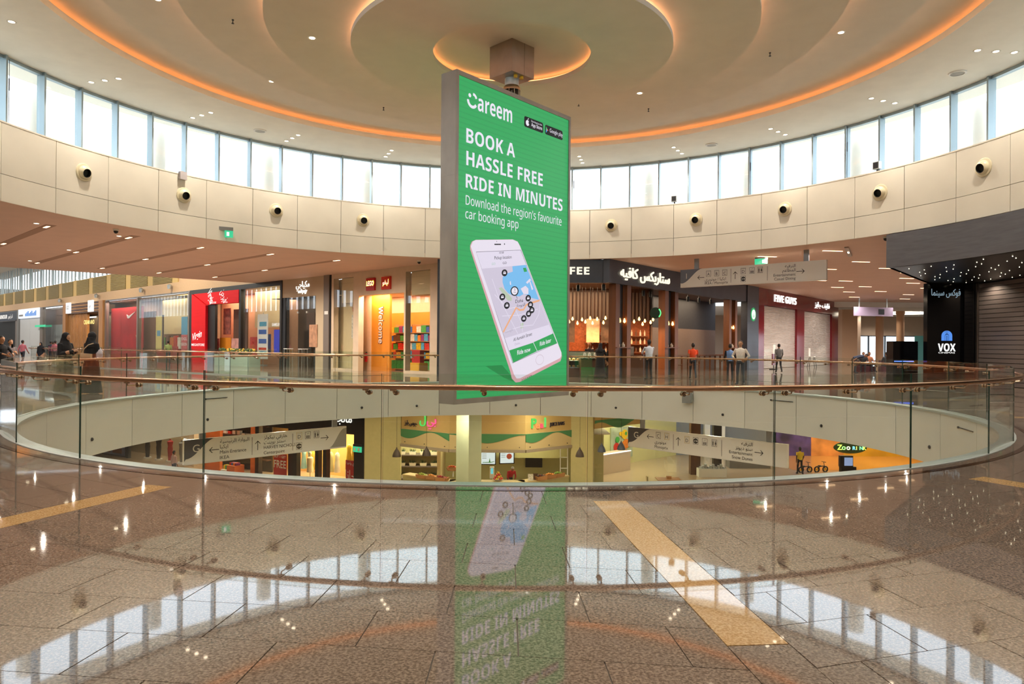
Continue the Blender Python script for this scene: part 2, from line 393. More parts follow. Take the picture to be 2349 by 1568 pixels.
# cameras, sensors and exit sign on the drum
def floodlight(a, lab):
    t = thing('floodlight', lab, 'floodlight', polar(15.42, a, 8.145), -R_(a))
    Bx('bracket', M_dark, t, -.03, .03, -.02, .02, 0, .12); Bx('housing', M_alu, t, -.13, .13, -.1, .06, .1, .38); Bx('lens', M_dark, t, -.1, .1, -.11, -.1, .13, .35)
floodlight(29.2, 'small white floodlight box standing on the window sill right of the screen')
floodlight(62.3, 'small white floodlight box on the window sill before a mullion, far right')
t = thing('sensor_box', 'grey rectangular box fixed to the drum wall just below the windows, left', 'sensor', polar(15.25, -57.2, 7.9), -R_(-57.2))
Bx('body', mat('pinkish grey', '#b3a9a8', .5), t, -.14, .14, -.12, .02, 0, .3); Bx('bracket', M_alu, t, -.05, .05, -.04, .02, .3, .34)
def dome(x, y, z, lab, hang=0.0):
    t = thing('dome_camera', lab, 'security camera', (x, y, z))
    MB().lathe([(.1, 0), (.1, -.05), (.085, -.07)], 16).build('housing', M_white, t, True)
    MB().lathe([(.083, -.07), (.075, -.12), (.04, -.16), (.0001, -.17)], 16).build('lens', M_black, t, True)

# =================================================================== LEVEL 1 SLAB: floor, paving, fascia, gallery soffit
SEG = 24.0; T0 = 5.2                     # radial beige strips every 24 degrees (angle seen from the rotunda axis, 0 = towards the camera)
def near(a): return 180 - a             # convert to the clockwise-from-+y convention (mirrored so that + is right)
big = 160.0
mb = MB()
def ring(mb, r0, r1, z, n=N, mi=0):
    for k in range(n):
        a, b = 360 * k / n, 360 * (k + 1) / n
        mb.face([polar(r0, a, z), polar(r1, a, z), polar(r1, b, z), polar(r0, b, z)], mi)
ring(mb, 11.0, 17.8, -.012, mi=1); ring(mb, 17.78, big, 0.0)
mb.arc(11.02, big, -1.41, -1.36, 0, 360, N, mi=2)
floor = structure(mb.build('floor', [M_granf, M_grout, M_white]))
# paving: tiles in rows of .5 m, 7.5 to a sector, half bond; those in view are single pieces, the rest one part
HW = .17
def pt(sector, d, t):                     # d distance of the row from the axis, t angle within the sector
    mid = T0 + SEG * (sector + .5); a = mid + t
    r = d / cos(R_(t)); x, y = r * sin(R_(a)), -r * cos(R_(a))
    return x, y
rest = MB(); cnt = 0
def inset(q, e):
    c = (sum(p[0] for p in q) / len(q), sum(p[1] for p in q) / len(q)); out = []
    for x, y in q:
        dx, dy = c[0] - x, c[1] - y; l = math.hypot(dx, dy); out.append((x + dx / l * e, y + dy / l * e))
    return out
rows = [11.46] + [11.93 + .5 * i for i in range(12)]
seen = []
for s in range(15):
    for i in range(len(rows) - 1):
        d0, d1 = rows[i], rows[i + 1]
        half = SEG / 2 - (math.degrees(math.asin(HW / ((d0 + d1) / 2))) if i >= 1 else 0)
        ts = [-half]; t = -12 + 3.2 * (1 if i % 2 else .5)
        while t < half - .5:
            if t > -half + .5: ts.append(t)
            t += 3.2
        ts.append(half)
        for a, b in zip(ts, ts[1:]):
            q = [pt(s, d0, a), pt(s, d1, a), pt(s, d1, b), pt(s, d0, b)]
            if i == 0:                    # first row follows the kerb circle
                q[0] = tuple(v * 11.455 / math.hypot(*q[0]) for v in q[0]); q[3] = tuple(v * 11.455 / math.hypot(*q[3]) for v in q[3])
            cx, cy_ = sum(p[0] for p in q) / 4, sum(p[1] for p in q) / 4
            dy = cy_ + 19.2; vis = dy > 2.9 and abs(cx) < dy * .75 + .6 and cy_ < -4
            q = inset(q, .0045)
            if vis: seen.append((math.hypot(cx, dy), cx, cy_, q))
            else: rest.slab(q, -.011, 0)
seen.sort()
for k, (_, cx, cy_, q) in enumerate(seen):
    if k < 270: MB().slab([(x - cx, y - cy_) for x, y in q], -.011, 0).build('tile', M_gran, floor, loc=(cx, cy_, 0))
    else: rest.slab(q, -.011, 0)
o = rest.build('paving', M_gran, floor); o['kind'] = 'stuff'
for s in range(15):
    a = T0 + SEG * s; ca, sa = cos(R_(a)), sin(R_(a))
    q = [(HW * ca * e + r * sa, HW * sa * e - r * ca) for r, e in ((11.95, 1), (15.45, 1), (15.45, -1), (11.95, -1))]
    if s in (0, 1, 14): 
        MB().slab(q, -.011, .0005).build('strip', M_beige, floor)
    else: rest2 = MB().slab(q, -.011, .0005).build('strip', M_beige, floor)
    q = [(HW * ca * e + r * sa, HW * sa * e - r * ca) for r, e in ((15.46, 1), (17.79, 1), (17.79, -1), (15.46, -1))]
    MB().slab(q, -.011, 0).build('tile', M_gran, floor)
# kerb: brown edging and pale stone ring under the glass, metal nosing
MB().arc(11.37, 11.45, -.012, .004, 0, 360, N).build('edging', M_brown, floor, True)
MB().arc(11.2, 11.365, -.012, .003, 0, 360, N).build('kerb_stone', M_gran, floor, True)
MB().arc(10.96, 11.17, -.05, .0, 0, 360, N).build('nosing', mat('pale metal nosing', '#b9c4c0', .35, .4), floor, True)
# white fascia round the opening
fas = structure(MB().arc(11.04, 11.1, -1.41, -.05, 0, 360, N).build('wall_opening', M_joint, None, True))
_fp = MB().arc(11.0, 11.04, -1.41, -.055, .05, 11.2, 6).mesh('panel', M_fasc, True)
for k in range(32): link('panel', _fp, fas, (0, 0, 0), -R_(-4.5 + 11.25 * k))
_stud = MB()
_stud.lathe([(.05, 0), (.05, .02), (.03, .04), (.0001, .045)], 12, caps=False); _stud.v = [(x, -z, y) for x, y, z in _stud.v]
_stud = _stud.mesh('stud', M_dark, True)
for k, a in enumerate((-93, -66.4, -32.8, -20.7, 1.3, 23.5, 47, 68.6, 94)):
    tag(link('cable_gland', _stud, None, polar(11.0, a, -.98), -R_(a)), 'small dark round cap on the white fascia of the floor opening, %s from the left' % ORD[k], 'cap', 'dark caps on the white fascia')
for a, L in ((-64.5, 'thin dark bracket line on the white fascia, left of the screen'), (60.0, 'thin dark bracket line on the white fascia, right half'), (104.5, 'thin dark bracket line on the white fascia, far right')):
    t = thing('cable_tray', L, 'bracket', polar(10.99, a, -.3), -R_(a)); Bx('bar', M_dark, t, -.45, .45, -.02, .01, 0, .02); Bx('end_stop', M_dark, t, -.5, -.44, -.03, .01, -.015, .035)
t = thing('fascia_speaker', 'grey box speaker on a bracket fixed to the white fascia, right of the screen', 'speaker', polar(10.99, 39.6, -.62), -R_(39.6))
MB().box(-.19, .14, -.22, -.04, 0, .4).build('cabinet', mat('speaker grey', '#8f9190', .5), t); Bx('bracket', M_alu, t, .1, .16, -.1, .02, .05, .35)

# gallery soffit of level 1
poly = [(-3.87, 17.06), (-17.9, 30.3), (-40, 10.7), (-40, -32), (40, -32), (46, 14), (54, 46.5), (30.5, 46.7), (4.72, 14.72)]
def ray_out(a):
    dx, dy = sin(R_(a)), cos(R_(a)); best = 1e9
    for (x0, y0), (x1, y1) in zip(poly, poly[1:] + poly[:1]):
        ex, ey = x1 - x0, y1 - y0; den = dx * ey - dy * ex
        if abs(den) < 1e-9: continue
        t = (x0 * ey - y0 * ex) / den; u = (x0 * dy - y0 * dx) / den
        if t > 0 and -1e-6 <= u <= 1 + 1e-6: best = min(best, t)
    return best
angs = sorted(set([round(-180 + 2.5 * i, 3) for i in range(144)] + [round(math.degrees(math.atan2(x, y)), 3) for x, y in poly]))
mb = MB()
for a, b in zip(angs, angs[1:] + [angs[0] + 360]):
    if b - a < 1e-4: continue
    ra, rb = max(15.31, ray_out(a)), max(15.31, ray_out(b))
    q = [polar(15.3, a), polar(ra, a), polar(rb, b), polar(15.3, b)]
    mb.slab([(p[0], p[1]) for p in q], 5.75, 5.95)
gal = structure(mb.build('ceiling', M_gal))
# grooves with recessed lamps, running parallel to the left shop row
dL = Vector((-.7273, .6863, 0))
M_grv = mat('groove', (.42, .25, .16), .7)
M_warm = emis('warm recessed lamp', '#ffd0a0', 3.0)
_gl = MB().box(-.26, .26, -.055, .055, -.01, 0).mesh('lens', M_warm)
def groove(p, t0, t1, lamps, power=P_GALLERY, single=False):
    ang = math.atan2(dL.y, dL.x)
    c = Vector((p[0], p[1], 0)) + dL * ((t0 + t1) / 2)
    Bx('groove', M_grv, gal, -(t1 - t0) / 2, (t1 - t0) / 2, -.17, .17, -.006, 0).matrix_local = Matrix.Translation((c.x, c.y, 5.75)) @ Matrix.Rotation(ang, 4, 'Z')
    for s in lamps:
        q = Vector((p[0], p[1], 0)) + dL * s
        t = thing('linear_downlight', 'short warm linear lamp in a groove of the terracotta gallery soffit, left side', 'ceiling light', (q.x, q.y, 5.744), ang, 'linear lamps in the left gallery soffit')
        link('lens', _gl, t); lamp('SPOT', (0, 0, -.05), power, (1, .89, .76), .03, t, spot=168)
groove((-15.44, 9.18), -1.0, 14.4, (-.2, 6.7, 13.5))
groove((-16.9, 6.5), -.6, 14, (0, 6.7))
groove((-13.68, 11.89), -.2, 13.5, (0, 6.5, 13.1))
groove((-11.33, 14.0), -.2, 13.8, (0, 6.84, 13.58))
groove((-8.77, 16.25), -.2, 14.2, (0, 7.4, 13.9))
for x, y in ((-16.78, 5.77), (-15.44, 8.61), (-20.16, 13.0), (-25.02, 17.52)):
    downlight(x, y, 5.75, 'small bright round spot beside a groove in the left gallery soffit', 'round spots in the left gallery soffit', 0)
# warm lamps in the right gallery soffit
_rl = MB().box(-.45, .45, -.05, .05, -.01, 0).mesh('lens', M_warm)
for x, y in ((13.85, 11.25), (11.79, 13.35), (16.95, 15.06), (16.88, 18.43), (19.67, 17.8), (19.22, 24.9), (20.93, 25.05), (24.16, 29.07), (23.64, 23.07), (27.31, 33.1), (28.34, 39.23), (14.4, 17.0), (22.0, 20.0), (25.8, 26.2), (28.9, 30.0), (31.0, 36.0), (33.5, 41.0), (22.6, 29.8), (25.3, 33.8)):
    t = thing('linear_downlight', 'short warm linear lamp shining along the right gallery soffit', 'ceiling light', (x, y, 5.744), R_(8), 'linear lamps in the right gallery soffit')
    link('lens', _rl, t); lamp('SPOT', (0, 0, -.05), P_GALLERY * .7, (1, .89, .76), .03, t, spot=168)
# gallery lamps behind and beside the camera (the same soffit goes on there)
for x, y in ((-20, -4), (-19, -14), (-8, -20), (0, -24), (9, -20), (19, -13), (17.3, -4.5)):
    t = thing('linear_downlight', 'short warm linear lamp in the soffit on the camera side of the rotunda', 'ceiling light', (x, y, 5.744), 0, 'linear lamps in the near gallery soffit')
    link('lens', _rl, t); lamp('SPOT', (0, 0, -.05), P_GALLERY, (1, .89, .76), .05, t, spot=150)
structure(MB().box(-41, 41, -33, -32.8, 0, 5.8).box(-41, -40.8, -33, 10, 0, 5.8).box(40.8, 41, -33, 10, 0, 5.8).build('wall_rear', mat('rear wall', '#c8b89c', .7)))

# =================================================================== GLASS BALUSTRADE
bal = thing('glass_balustrade', 'round glass balustrade with bronze handrail around the floor opening', 'balustrade')
J = [-4.5 + 11.25 * k for k in range(-8, 11)]                      # far side joints
nj = [near(a) for a in (-43.3, -31.3, -19.25, -7.27, 4.72, 16.7, 28.6, 40.7)]   # near side joints
J = sorted([a % 360 for a in J] + [a % 360 for a in nj] + [118.7, 129.0, near(-54.0), near(-64.8)])
J = [a for i, a in enumerate(J) if i == 0 or a - J[i - 1] > 2]
RG = 11.19
def gpt(a, r, z): return polar(r, a, z)
M_brk = mat('bracket steel', '#b59c84', .25, 1.0)
rail = MB().tube([polar(11.30, 360 * k / 180, 1.118) for k in range(180)], .032, 14, True).build('handrail', M_bronze, bal, True)
for a, b in zip(J, J[1:] + [J[0] + 360]):
    e = .045
    p0, p1 = Vector(polar(RG, a + e)), Vector(polar(RG, b - e)); n = Vector((p0.y - p1.y, p1.x - p0.x, 0)).normalized(); n = n if n.dot(p0) > 0 else -n
    mb = MB(); q = [p0 + n * .008, p1 + n * .008, p1 - n * .008, p0 - n * .008]
    vs = [(p.x, p.y, z) for z in (-.03, 1.262) for p in q]
    mb.raw(vs, [(0, 1, 5, 4), (2, 3, 7, 6)], 0); mb.raw(vs, [(1, 2, 6, 5), (3, 0, 4, 7), (4, 5, 6, 7)], 1)
    mb.build('glass_panel', [M_bglass, M_gedge], bal)
    for f in (.065, .5, .935):
        g0 = p0.lerp(p1, f); ang = math.degrees(math.atan2(g0.x, g0.y)); gr = math.hypot(g0.x, g0.y)
        P = lambda r, z: polar(r, ang, z)
        mb = MB().tube([P(gr - .03, 1.045), P(11.27, 1.045), P(11.292, 1.05), P(11.30, 1.068), P(11.30, 1.1)], .0085, 8)
        mb.tube([P(gr + .006, 1.045), P(gr + .03, 1.045)], .03, 14); mb.tube([P(gr - .03, 1.045), P(gr - .008, 1.045)], .03, 14)
        w = R_(ang); d = Vector((cos(w), -sin(w), 0))
        c = Vector(P(11.30, 1.09)); mb.tube([c - d * .035, c + d * .035], .02, 8)
        mb.build('bracket', M_brk, rail, True)
MB().arc(11.165, 11.215, -.01, .012, 0, 360, N).build('base_shoe', M_alu, bal, True)

# walls closing the galleries: window wall on the right, hall wall on the left (both mirrored in the shop glass)
wr = structure(MB().box(53.8, 54.2, -32, 66, 3.1, 6.0).build('wall_right', M_soff))
for k in range(20): Bx('pier', M_soff, wr, 53.8, 54.3, -32 + 5 * k, -30.8 + 5 * k, 0, 3.1)

# straight balustrade along the opening of the left hall
b2 = thing('glass_balustrade', 'straight glass balustrade behind the round one, along the left shop walkway', 'balustrade', (-6.6, 10.3, 0), math.atan2(.57, -.82))
r2 = MB().tube([(0, .12, 1.118), (31, .12, 1.118)], .032, 10).build('handrail', M_bronze, b2, True)
for k in range(13):
    mb = MB(); x0, x1 = .02 + 2.38 * k, 2.38 * k + 2.36; vs = [(x, y, z) for z in (0, 1.262) for x, y in ((x0, -.008), (x1, -.008), (x1, .008), (x0, .008))]
    mb.raw(vs, [(0, 1, 5, 4), (2, 3, 7, 6)], 0); mb.raw(vs, [(1, 2, 6, 5), (3, 0, 4, 7), (4, 5, 6, 7)], 1); mb.build('glass_panel', [M_bglass, M_gedge], b2)
    for f in (.15, 1.19, 2.2): MB().tube([(x0 + f, -.02, 1.045), (x0 + f, .1, 1.045), (x0 + f, .12, 1.1)], .009, 6).build('bracket', M_brk, r2)
Bx('base_shoe', M_alu, b2, 0, 31, -.03, .03, 0, .05)

# =================================================================== HANGING ADVERTISING SCREEN
YAW = .8618; SW, ST, Z0, Z1 = 4.7326, .5444, .1284, 8.3185
scr = thing('advertising_screen', 'tall two-sided green advertising display hanging in a grey steel housing from the rotunda ceiling', 'screen', (0, 0, Z0), YAW)
M_house = mat('worn steel housing', '#a39b92', .4, .15, noise=.16, scale=1.6, detail=6, stretch=(1, 1, .5))
fx, fz0, fz1 = 2.285, .255 - Z0, 8.205 - Z0
H_ = Z1 - Z0; h = ST / 2
mb = MB().box(-SW / 2, SW / 2, -h + .05, h - .05, 0, H_)
for y0, y1 in ((-h, -h + .05), (h - .05, h)):
    mb.box(-SW / 2, -fx, y0, y1, 0, H_).box(fx, SW / 2, y0, y1, 0, H_).box(-fx, fx, y0, y1, 0, fz0).box(-fx, fx, y0, y1, fz1, H_)
mb.box(-SW / 2 - .004, -SW / 2, -h + .02, h - .02, .02, 2.1).box(-SW / 2 - .004, -SW / 2, -h + .02, h - .02, 2.13, 5.6).box(-SW / 2 - .004, -SW / 2, -h + .02, h - .02, 5.63, H_ - .02)
house = mb.build('housing', M_house, scr)
Bx('eye_bolt', M_dark, house, -SW / 2 + .12, -SW / 2 + .3, -.1, .1, H_, H_ + .06)
SE = .475
def disp(name, col, s=SE): return emis(name, col, s)
# display face: green with faint horizontal LED module lines
m = bpy.data.materials.new('led green'); m.use_nodes = True; nt = m.node_tree; b = nt.nodes['Principled BSDF']
b.inputs['Base Color'].default_value = (.01, .01, .01, 1); b.inputs['Roughness'].default_value = .5
tc = nt.nodes.new('ShaderNodeTexCoord'); wv = nt.nodes.new('ShaderNodeTexWave'); wv.bands_direction = 'Z'; wv.inputs['Scale'].default_value = 2.4
cr = nt.nodes.new('ShaderNodeValToRGB'); cr.color_ramp.elements[0].position = .05; cr.color_ramp.elements[0].color = lin('#30ae63'); cr.color_ramp.elements[1].position = .3; cr.color_ramp.elements[1].color = lin('#35b868')
nt.links.new(tc.outputs['Object'], wv.inputs['Vector']); nt.links.new(wv.outputs['Fac'], cr.inputs[0]); nt.links.new(cr.outputs[0], b.inputs['Emission Color']); b.inputs['Emission Strength'].default_value = SE
M_ledg = m
Bx('display', M_ledg, scr, -fx, fx, h - .045, h - .035, fz0, fz1)      # rear face
face = Bx('display', M_ledg, scr, -fx, fx, -h + .035, -h + .045, fz0, fz1)
YF = -h + .035
_ly = [0]
def flat(pts, m, name='print', dy=None):
    _ly[0] += 1
    y = YF - (dy if dy is not None else .0003 * _ly[0])
    return MB().face([(x, y, z - Z0) for x, z in pts]).build(name, m, face)
def txt(body, m, p0, width, cap, bold=.0, slope=0.0, dy=.026, **k):
    size = cap / .69
    if not k.get('raw', True):
        for w in words(text_mesh(body, m, size, width=width, bold=bold, slope=slope, **k), cap * .3): o = link('lettering', w, face, (p0[0], YF - dy, p0[1] - Z0))
        return o
    return text(body, m, face, p0[0], YF - dy, p0[1] - Z0, size, width=width, bold=bold, slope=slope, **k)
W_ = disp('display white', '#f2edfa', .56); K_ = disp('display black', '#22242a', .6); LAV = disp('display lavender', '#e6def0', .57); GREY = disp('display grey', '#b7afc2', .57)
txt('BOOK A', W_, (-2.012, 6.606), 1.865, .344, .028, raw=False); txt('HASSLE FREE', W_, (-2.005, 6.045), 3.067, .344, .028, raw=False); txt('RIDE IN MINUTES', W_, (-2.018, 5.486), 4.017, .330, .028, raw=False)
txt("Download the region's favourite", W_, (-2.013, 5.065), 3.97, .225, raw=False); txt('car booking app', W_, (-2.022, 4.725), 2.04, .225, raw=False)
txt('areem', W_, (-1.606, 7.50), 1.33, .40, 1, raw=False)
def stroke(pts, w, m, name='print', ends=True):
    V = [Vector(p) for p in pts]; L = []; Rr = []
    for i, p in enumerate(V):
        t = (V[min(i + 1, len(V) - 1)] - V[max(i - 1, 0)]).normalized(); n = Vector((-t.y, t.x)) * w / 2
        L.append(p + n); Rr.append(p - n)
    mb = MB(); _ly[0] += 1; y = YF - .0003 * _ly[0]
    for i in range(len(V) - 1): mb.face([(q.x, y, q.y - Z0) for q in (L[i], L[i + 1], Rr[i + 1], Rr[i])])
    return mb.build(name, m, face)
def disc(c, rx, rz, m, n=20, name='print', tilt=0.0):
    return flat([(c[0] + rx * cos(2 * pi * k / n) + tilt * rz * sin(2 * pi * k / n), c[1] + rz * sin(2 * pi * k / n)) for k in range(n)], m, name)
stroke([(-1.78 + .155 * cos(R_(a)), 7.70 + .155 * sin(R_(a)) * 1.0) for a in range(180, 331, 15)], .075, W_, 'logo')
disc((-1.872, 7.815), .05, .05, W_, 16, 'logo'); stroke([(-1.755, 7.875), (-1.70, 7.865), (-1.655, 7.83), (-1.64, 7.785)], .07, W_, 'logo')
def rrect(c, r=.05):
    (x0, z1), (x1, _), (_, z0), _ = c
    z0 = (c[2][1] + c[3][1]) / 2; z1 = (c[0][1] + c[1][1]) / 2; x0 = c[0][0]; x1 = c[1][0]; out = []
    for cx, cz, a0 in ((x1 - r, z1 - r, 0), (x0 + r, z1 - r, 90), (x0 + r, z0 + r, 180), (x1 - r, z0 + r, 270)):
        out += [(cx + r * cos(R_(a0 + a)), cz + r * sin(R_(a0 + a))) for a in (0, 45, 90)]
    return out
BLK = disp('badge black', '#16171a', .6)
flat(rrect([(.256, 7.838), (1.092, 7.838), (1.092, 7.548), (.256, 7.548)]), BLK, 'badge'); flat(rrect([(1.18, 7.825), (2.011, 7.825), (2.011, 7.554), (1.18, 7.554)]), BLK, 'badge')
txt('Download on the', W_, (.534, 7.735), .47, .05); txt('App Store', W_, (.534, 7.615), .48, .10, .01); txt('Google play', W_, (1.365, 7.645), .62, .11)
disc((.40, 7.675), .075, .08, W_, 16, 'logo'); disc((.475, 7.69), .035, .04, BLK, 10, 'logo'); flat([(.40, 7.76), (.415, 7.80), (.45, 7.815), (.435, 7.775)], W_, 'logo')
flat([(1.225, 7.60), (1.225, 7.69), (1.30, 7.69)], disp('play blue', '#4fb6f0', .57), 'logo'); flat([(1.225, 7.69), (1.225, 7.78), (1.30, 7.69)], disp('play green', '#5ad07a', .57), 'logo'); flat([(1.27, 7.72), (1.27, 7.66), (1.335, 7.69)], disp('play red', '#e8604a', .57), 'logo')
# the phone picture
flat([(-1.219, 1.049), (-.578, 1.063), (-.201, .771), (-.1, .60), (-.536, .74)], disp('display dark green', '#2a9450', SE))
flat([(-1.618, 4.237), (-.186, 4.416), (.016, 4.382), (.12, 4.276), (2.031, 1.387), (2.056, 1.274), (1.987, 1.133), (.145, .59), (-.018, .583), (-.18, .693), (-.243, .876), (-1.82, 3.975), (-1.821, 4.072), (-1.759, 4.177)], disp('rose gold', '#dba9ae', .57), 'phone_edge')
flat([(-1.80, 4.05), (-1.724, 4.181), (-1.618, 4.232), (-.186, 4.410), (.016, 4.376), (.115, 4.27), (2.026, 1.387), (2.027, 1.284), (1.962, 1.22), (.154, .69), (.021, .69), (-.09, .795), (-1.775, 4.0)], disp('phone white', '#ece4f2', .57), 'phone_front')
D4 = [(-1.597, 3.925), (.142, 4.16), (1.802, 1.655), (-.146, 1.121)]
flat([(D4[0][0] - .01, D4[0][1] + .01), (D4[1][0] + .012, D4[1][1] + .012), (D4[2][0] + .015, D4[2][1] - .005), (D4[3][0] - .008, D4[3][1] - .018)], disp('phone line', '#6a6672', .8)); flat(D4, LAV, 'phone_display')
flat([(-1.412, 3.524), (.374, 3.785), (1.418, 2.178), (-.47, 1.768)], disp('map land', '#d3cadd', .57), 'map')
flat([(-.197, 3.695), (.374, 3.785), (.964, 2.859), (.618, 2.895), (.49, 2.968), (.28, 2.982), (.116, 2.906), (-.168, 2.916), (-.367, 2.969), (-.506, 3.077), (-.585, 3.238), (-.587, 3.365), (-.51, 3.436), (-.374, 3.498), (-.175, 3.553)], disp('map water', '#7cc0f2', .57), 'map')
for q in ([(.38, 3.307), (.548, 3.426), (.60, 3.38), (.44, 3.27)], [(.527, 3.344), (.56, 3.36), (.70, 3.14), (.637, 3.111)], [(.155, 3.12), (.361, 3.213), (.488, 3.141), (.489, 2.994), (.28, 2.982)], [(-.30, 3.27), (-.26, 3.30), (-.24, 3.19), (-.29, 3.2)]): flat(q, LAV, 'map')
for q in ([(-.737, 3.074), (-.622, 3.107), (-.207, 2.849), (-.226, 2.765), (-.384, 2.775), (-.679, 3.027)], [(.166, 2.184), (.29, 2.201), (.271, 2.055), (.168, 2.039)]): flat(q, disp('map park', '#bccbb4', .57), 'map')
for q in ([(-1.0, 3.3), (-.75, 2.85), (-.2, 2.2), (.05, 1.9)], [(-.9, 2.9), (-.35, 2.55), (.0, 2.62)], [(-.6, 2.35), (.1, 2.4), (.9, 2.6)], [(-.47, 1.95), (.2, 2.1), (.7, 2.15), (.95, 2.45), (1.0, 2.75)], [(-.1, 2.6), (.2, 2.2), (.25, 1.95)]): stroke(q, .02, LAV, 'map_road')
stroke([(-.55, 1.925), (-.29, 2.26), (-.023, 2.598), (.05, 2.56), (.121, 2.538), (.285, 2.558), (.388, 2.683), (.493, 2.728), (.986, 2.847)], .05, disp('map orange', '#f2b184', .57), 'map_road')
for c in ((-.515, 3.494), (-.596, 2.853), (-.414, 2.637), (.474, 2.879), (.573, 2.705), (.635, 2.56), (.496, 2.453), (.288, 2.315)):
    disc(c, .115, .092, K_, 20, 'car_marker', .15)
    x, z = c; flat([(x - .05, z - .035), (x + .055, z - .025), (x + .055, z + .01), (x + .03, z + .045), (x - .025, z + .04), (x - .05, z)], W_, 'car_marker'); flat([(x - .028, z + .008), (x + .032, z + .013), (x + .02, z + .033), (x - .018, z + .028)], K_, 'car_marker')
disc((-.109, 3.037), .165, .13, K_, 24, 'marker', .1); disc((-.109, 3.037), .125, .10, W_, 24, 'marker', .1); txt('5', K_, (-.135, 3.05), .05, .06); txt('MIN', K_, (-.16, 2.985), .10, .035)
stroke([(-.04, 2.915), (.005, 2.84)], .015, K_, 'marker')
G2 = disp('button green', '#35a85c', .57); 
flat([(-.309, 1.447), (.697, 1.661), (.873, 1.424), (-.146, 1.121)], G2, 'button'); flat([(.715, 1.672), (1.604, 1.932), (1.802, 1.655), (.89, 1.43)], G2, 'button')
disc((.998, 1.186), .18, .145, disp('button line', '#cdb6c2', .57), 24, 'home_button', .1); disc((.998, 1.186), .168, .133, MATS['phone white'], 24, 'home_button', .1)
stroke([(-.933, 4.197), (-.675, 4.226)], .03, K_, 'earpiece'); disc((-.535, 4.249), .02, .02, K_, 10, 'earpiece'); disc((-.843, 4.283), .012, .012, K_, 8, 'earpiece')
flat([(.23, 3.685), (.355, 3.704), (.41, 3.608), (.285, 3.579)], G2, 'map_icon')
txt('Ride now', W_, (.013, 1.325), .56, .12, .01, .175); txt('Ride later', W_, (.989, 1.565), .517, .12, .01, .235)
txt('Doha', K_, (-.085, 2.715), .326, .09, .0, .16); txt(arabic('الدوحة'), K_, (-.023, 2.61), .349, .08, .0, .16)
txt('Al Asmakh Street', K_, (-.153, 1.686), .79, .09, .0, .226); txt('Doha', GREY, (-.091, 1.58), .21, .06, .0, .2)
txt('Pickup location', K_, (-.936, 3.805), .68, .085, .0, .139); txt('10:58', K_, (-.748, 3.973), .175, .05, .0, .16)
txt('GO', disp('pale teal', '#a9cdbd', .57), (-1.039, 3.65), .142, .06, .0, .14); txt('GO', K_, (-.61, 3.712), .155, .06, .0, .14); txt('Google', GREY, (-.491, 1.90), .32, .07, .0, .25)
for i in range(6): x = .22 + i * .075; stroke([(x, .635 + i * .02), (x + .03, .66 + i * .02)], .02, K_, 'speaker_hole')
stroke([(-.02, 2.0 - .0), (.0, 2.0)], .001, K_, 'speaker_hole')

# gear box and swivel between screen and ceiling
hg = thing('screen_hanger', 'square steel box with a swivel joint holding the screen below the ceiling recess', 'hanger', (0, 0, 8.3185))
M_box = mat('brushed steel box', '#9b948c', .38, .8, noise=.10, scale=2.5, detail=6)
s = .425; z0, z1 = 8.82 - 8.3185, 9.86 - 8.3185
bx = MB().box(-s, s, -s, s, z0, z1).build('gear_box', M_box, hg, rotz=R_(45))
for xx in (.05,): Bx('seam', M_dark, bx, xx - .004, xx + .004, -s - .002, -s + .01, z0, z1)
MB().lathe([(.19, .30), (.19, z0)], 24).build('swivel', M_alu, hg, True)
MB().lathe([(.10, 0), (.10, .16), (.24, .17), (.24, .24), (.2, .30)], 24).build('bearing', M_steel, hg, True)
for k in range(10):
    a = 2 * pi * k / 10; MB().box(.12, .235, -.012, .012, .0, .17).build('rib', M_steel, hg, rotz=a)
M_yel = mat('yellow cap', '#e2b21e', .4)
for x, y in ((.10, -.30), (.26, -.18)):
    MB().lathe([(.05, -.05), (.055, .0), (.04, .06), (.03, .09)], 12).build('cable_gland', M_yel, hg, True, (x, y, z0 - .02))

# =================================================================== SHOP ROWS
class Row:
    """a straight shop row: u runs to the right along the fronts, d goes into the shops, z up"""
    def __init__(s, p, d, cam_u, cam_d): s.p = p; s.d = d; s.rot = math.atan2(d[1], d[0]); s.cu = cam_u; s.cd = cam_d
    def w(s, u, d=0.0, z=0.0): return (s.p[0] + s.d[0] * u - s.d[1] * d, s.p[1] + s.d[1] * u + s.d[0] * d, z)
    def thing(s, name, label, cat, u, d=0.0, z=0.0, group=None, turn=0.0):
        t = thing(name, label, cat, s.w(u, d, z), s.rot + turn, group); t['u'] = u; t['d'] = d; t['z'] = z
        return t
    def box(s, t, name, m, u0, u1, d0, d1, z0, z1):
        return MB().box(u0 - t['u'], u1 - t['u'], d0 - t['d'], d1 - t['d'], z0 - t['z'], z1 - t['z']).build(name, m, t)
    def prism(s, t, name, m, pts, d0, d1):
        return MB().prism([(u - t['u'], z - t['z']) for u, z in pts], d0 - t['d'], d1 - t['d']).build(name, m, t)
    def text(s, t, body, m, u, d, z, size, name='lettering', parent=None, **k):
        o = text(body, m, parent or t, u - t['u'], d - t['d'], z - t['z'], size, name, **k); return o
    def far(s, u, z, d): k = d / s.cd; return u + (u - s.cu) * k, z + (z - 1.605) * k      # a spot of the front seen through to depth d
    def light(s, t, u, d, z, w, dep, power, col=(1, .82, .6)):
        o = lamp('AREA', (u - t['u'], d - t['d'], z - t['z']), power * P_SHOP, col, w, t, sizey=dep); return o
FL = Row((-3.87, 17.06), (.7273, -.6863), 27.75, 23.67)
M_stone = mat('beige shop stone', '#dcc5aa', .55, noise=.05, scale=2)
M_cream = mat('cream panel', '#e2d0a4', .6, noise=.03)
M_orange = mat('orange shop wall', '#d98218', .55, noise=.06, scale=1.2)
M_peach = mat('peach wall', '#e0b08c', .6, noise=.04)
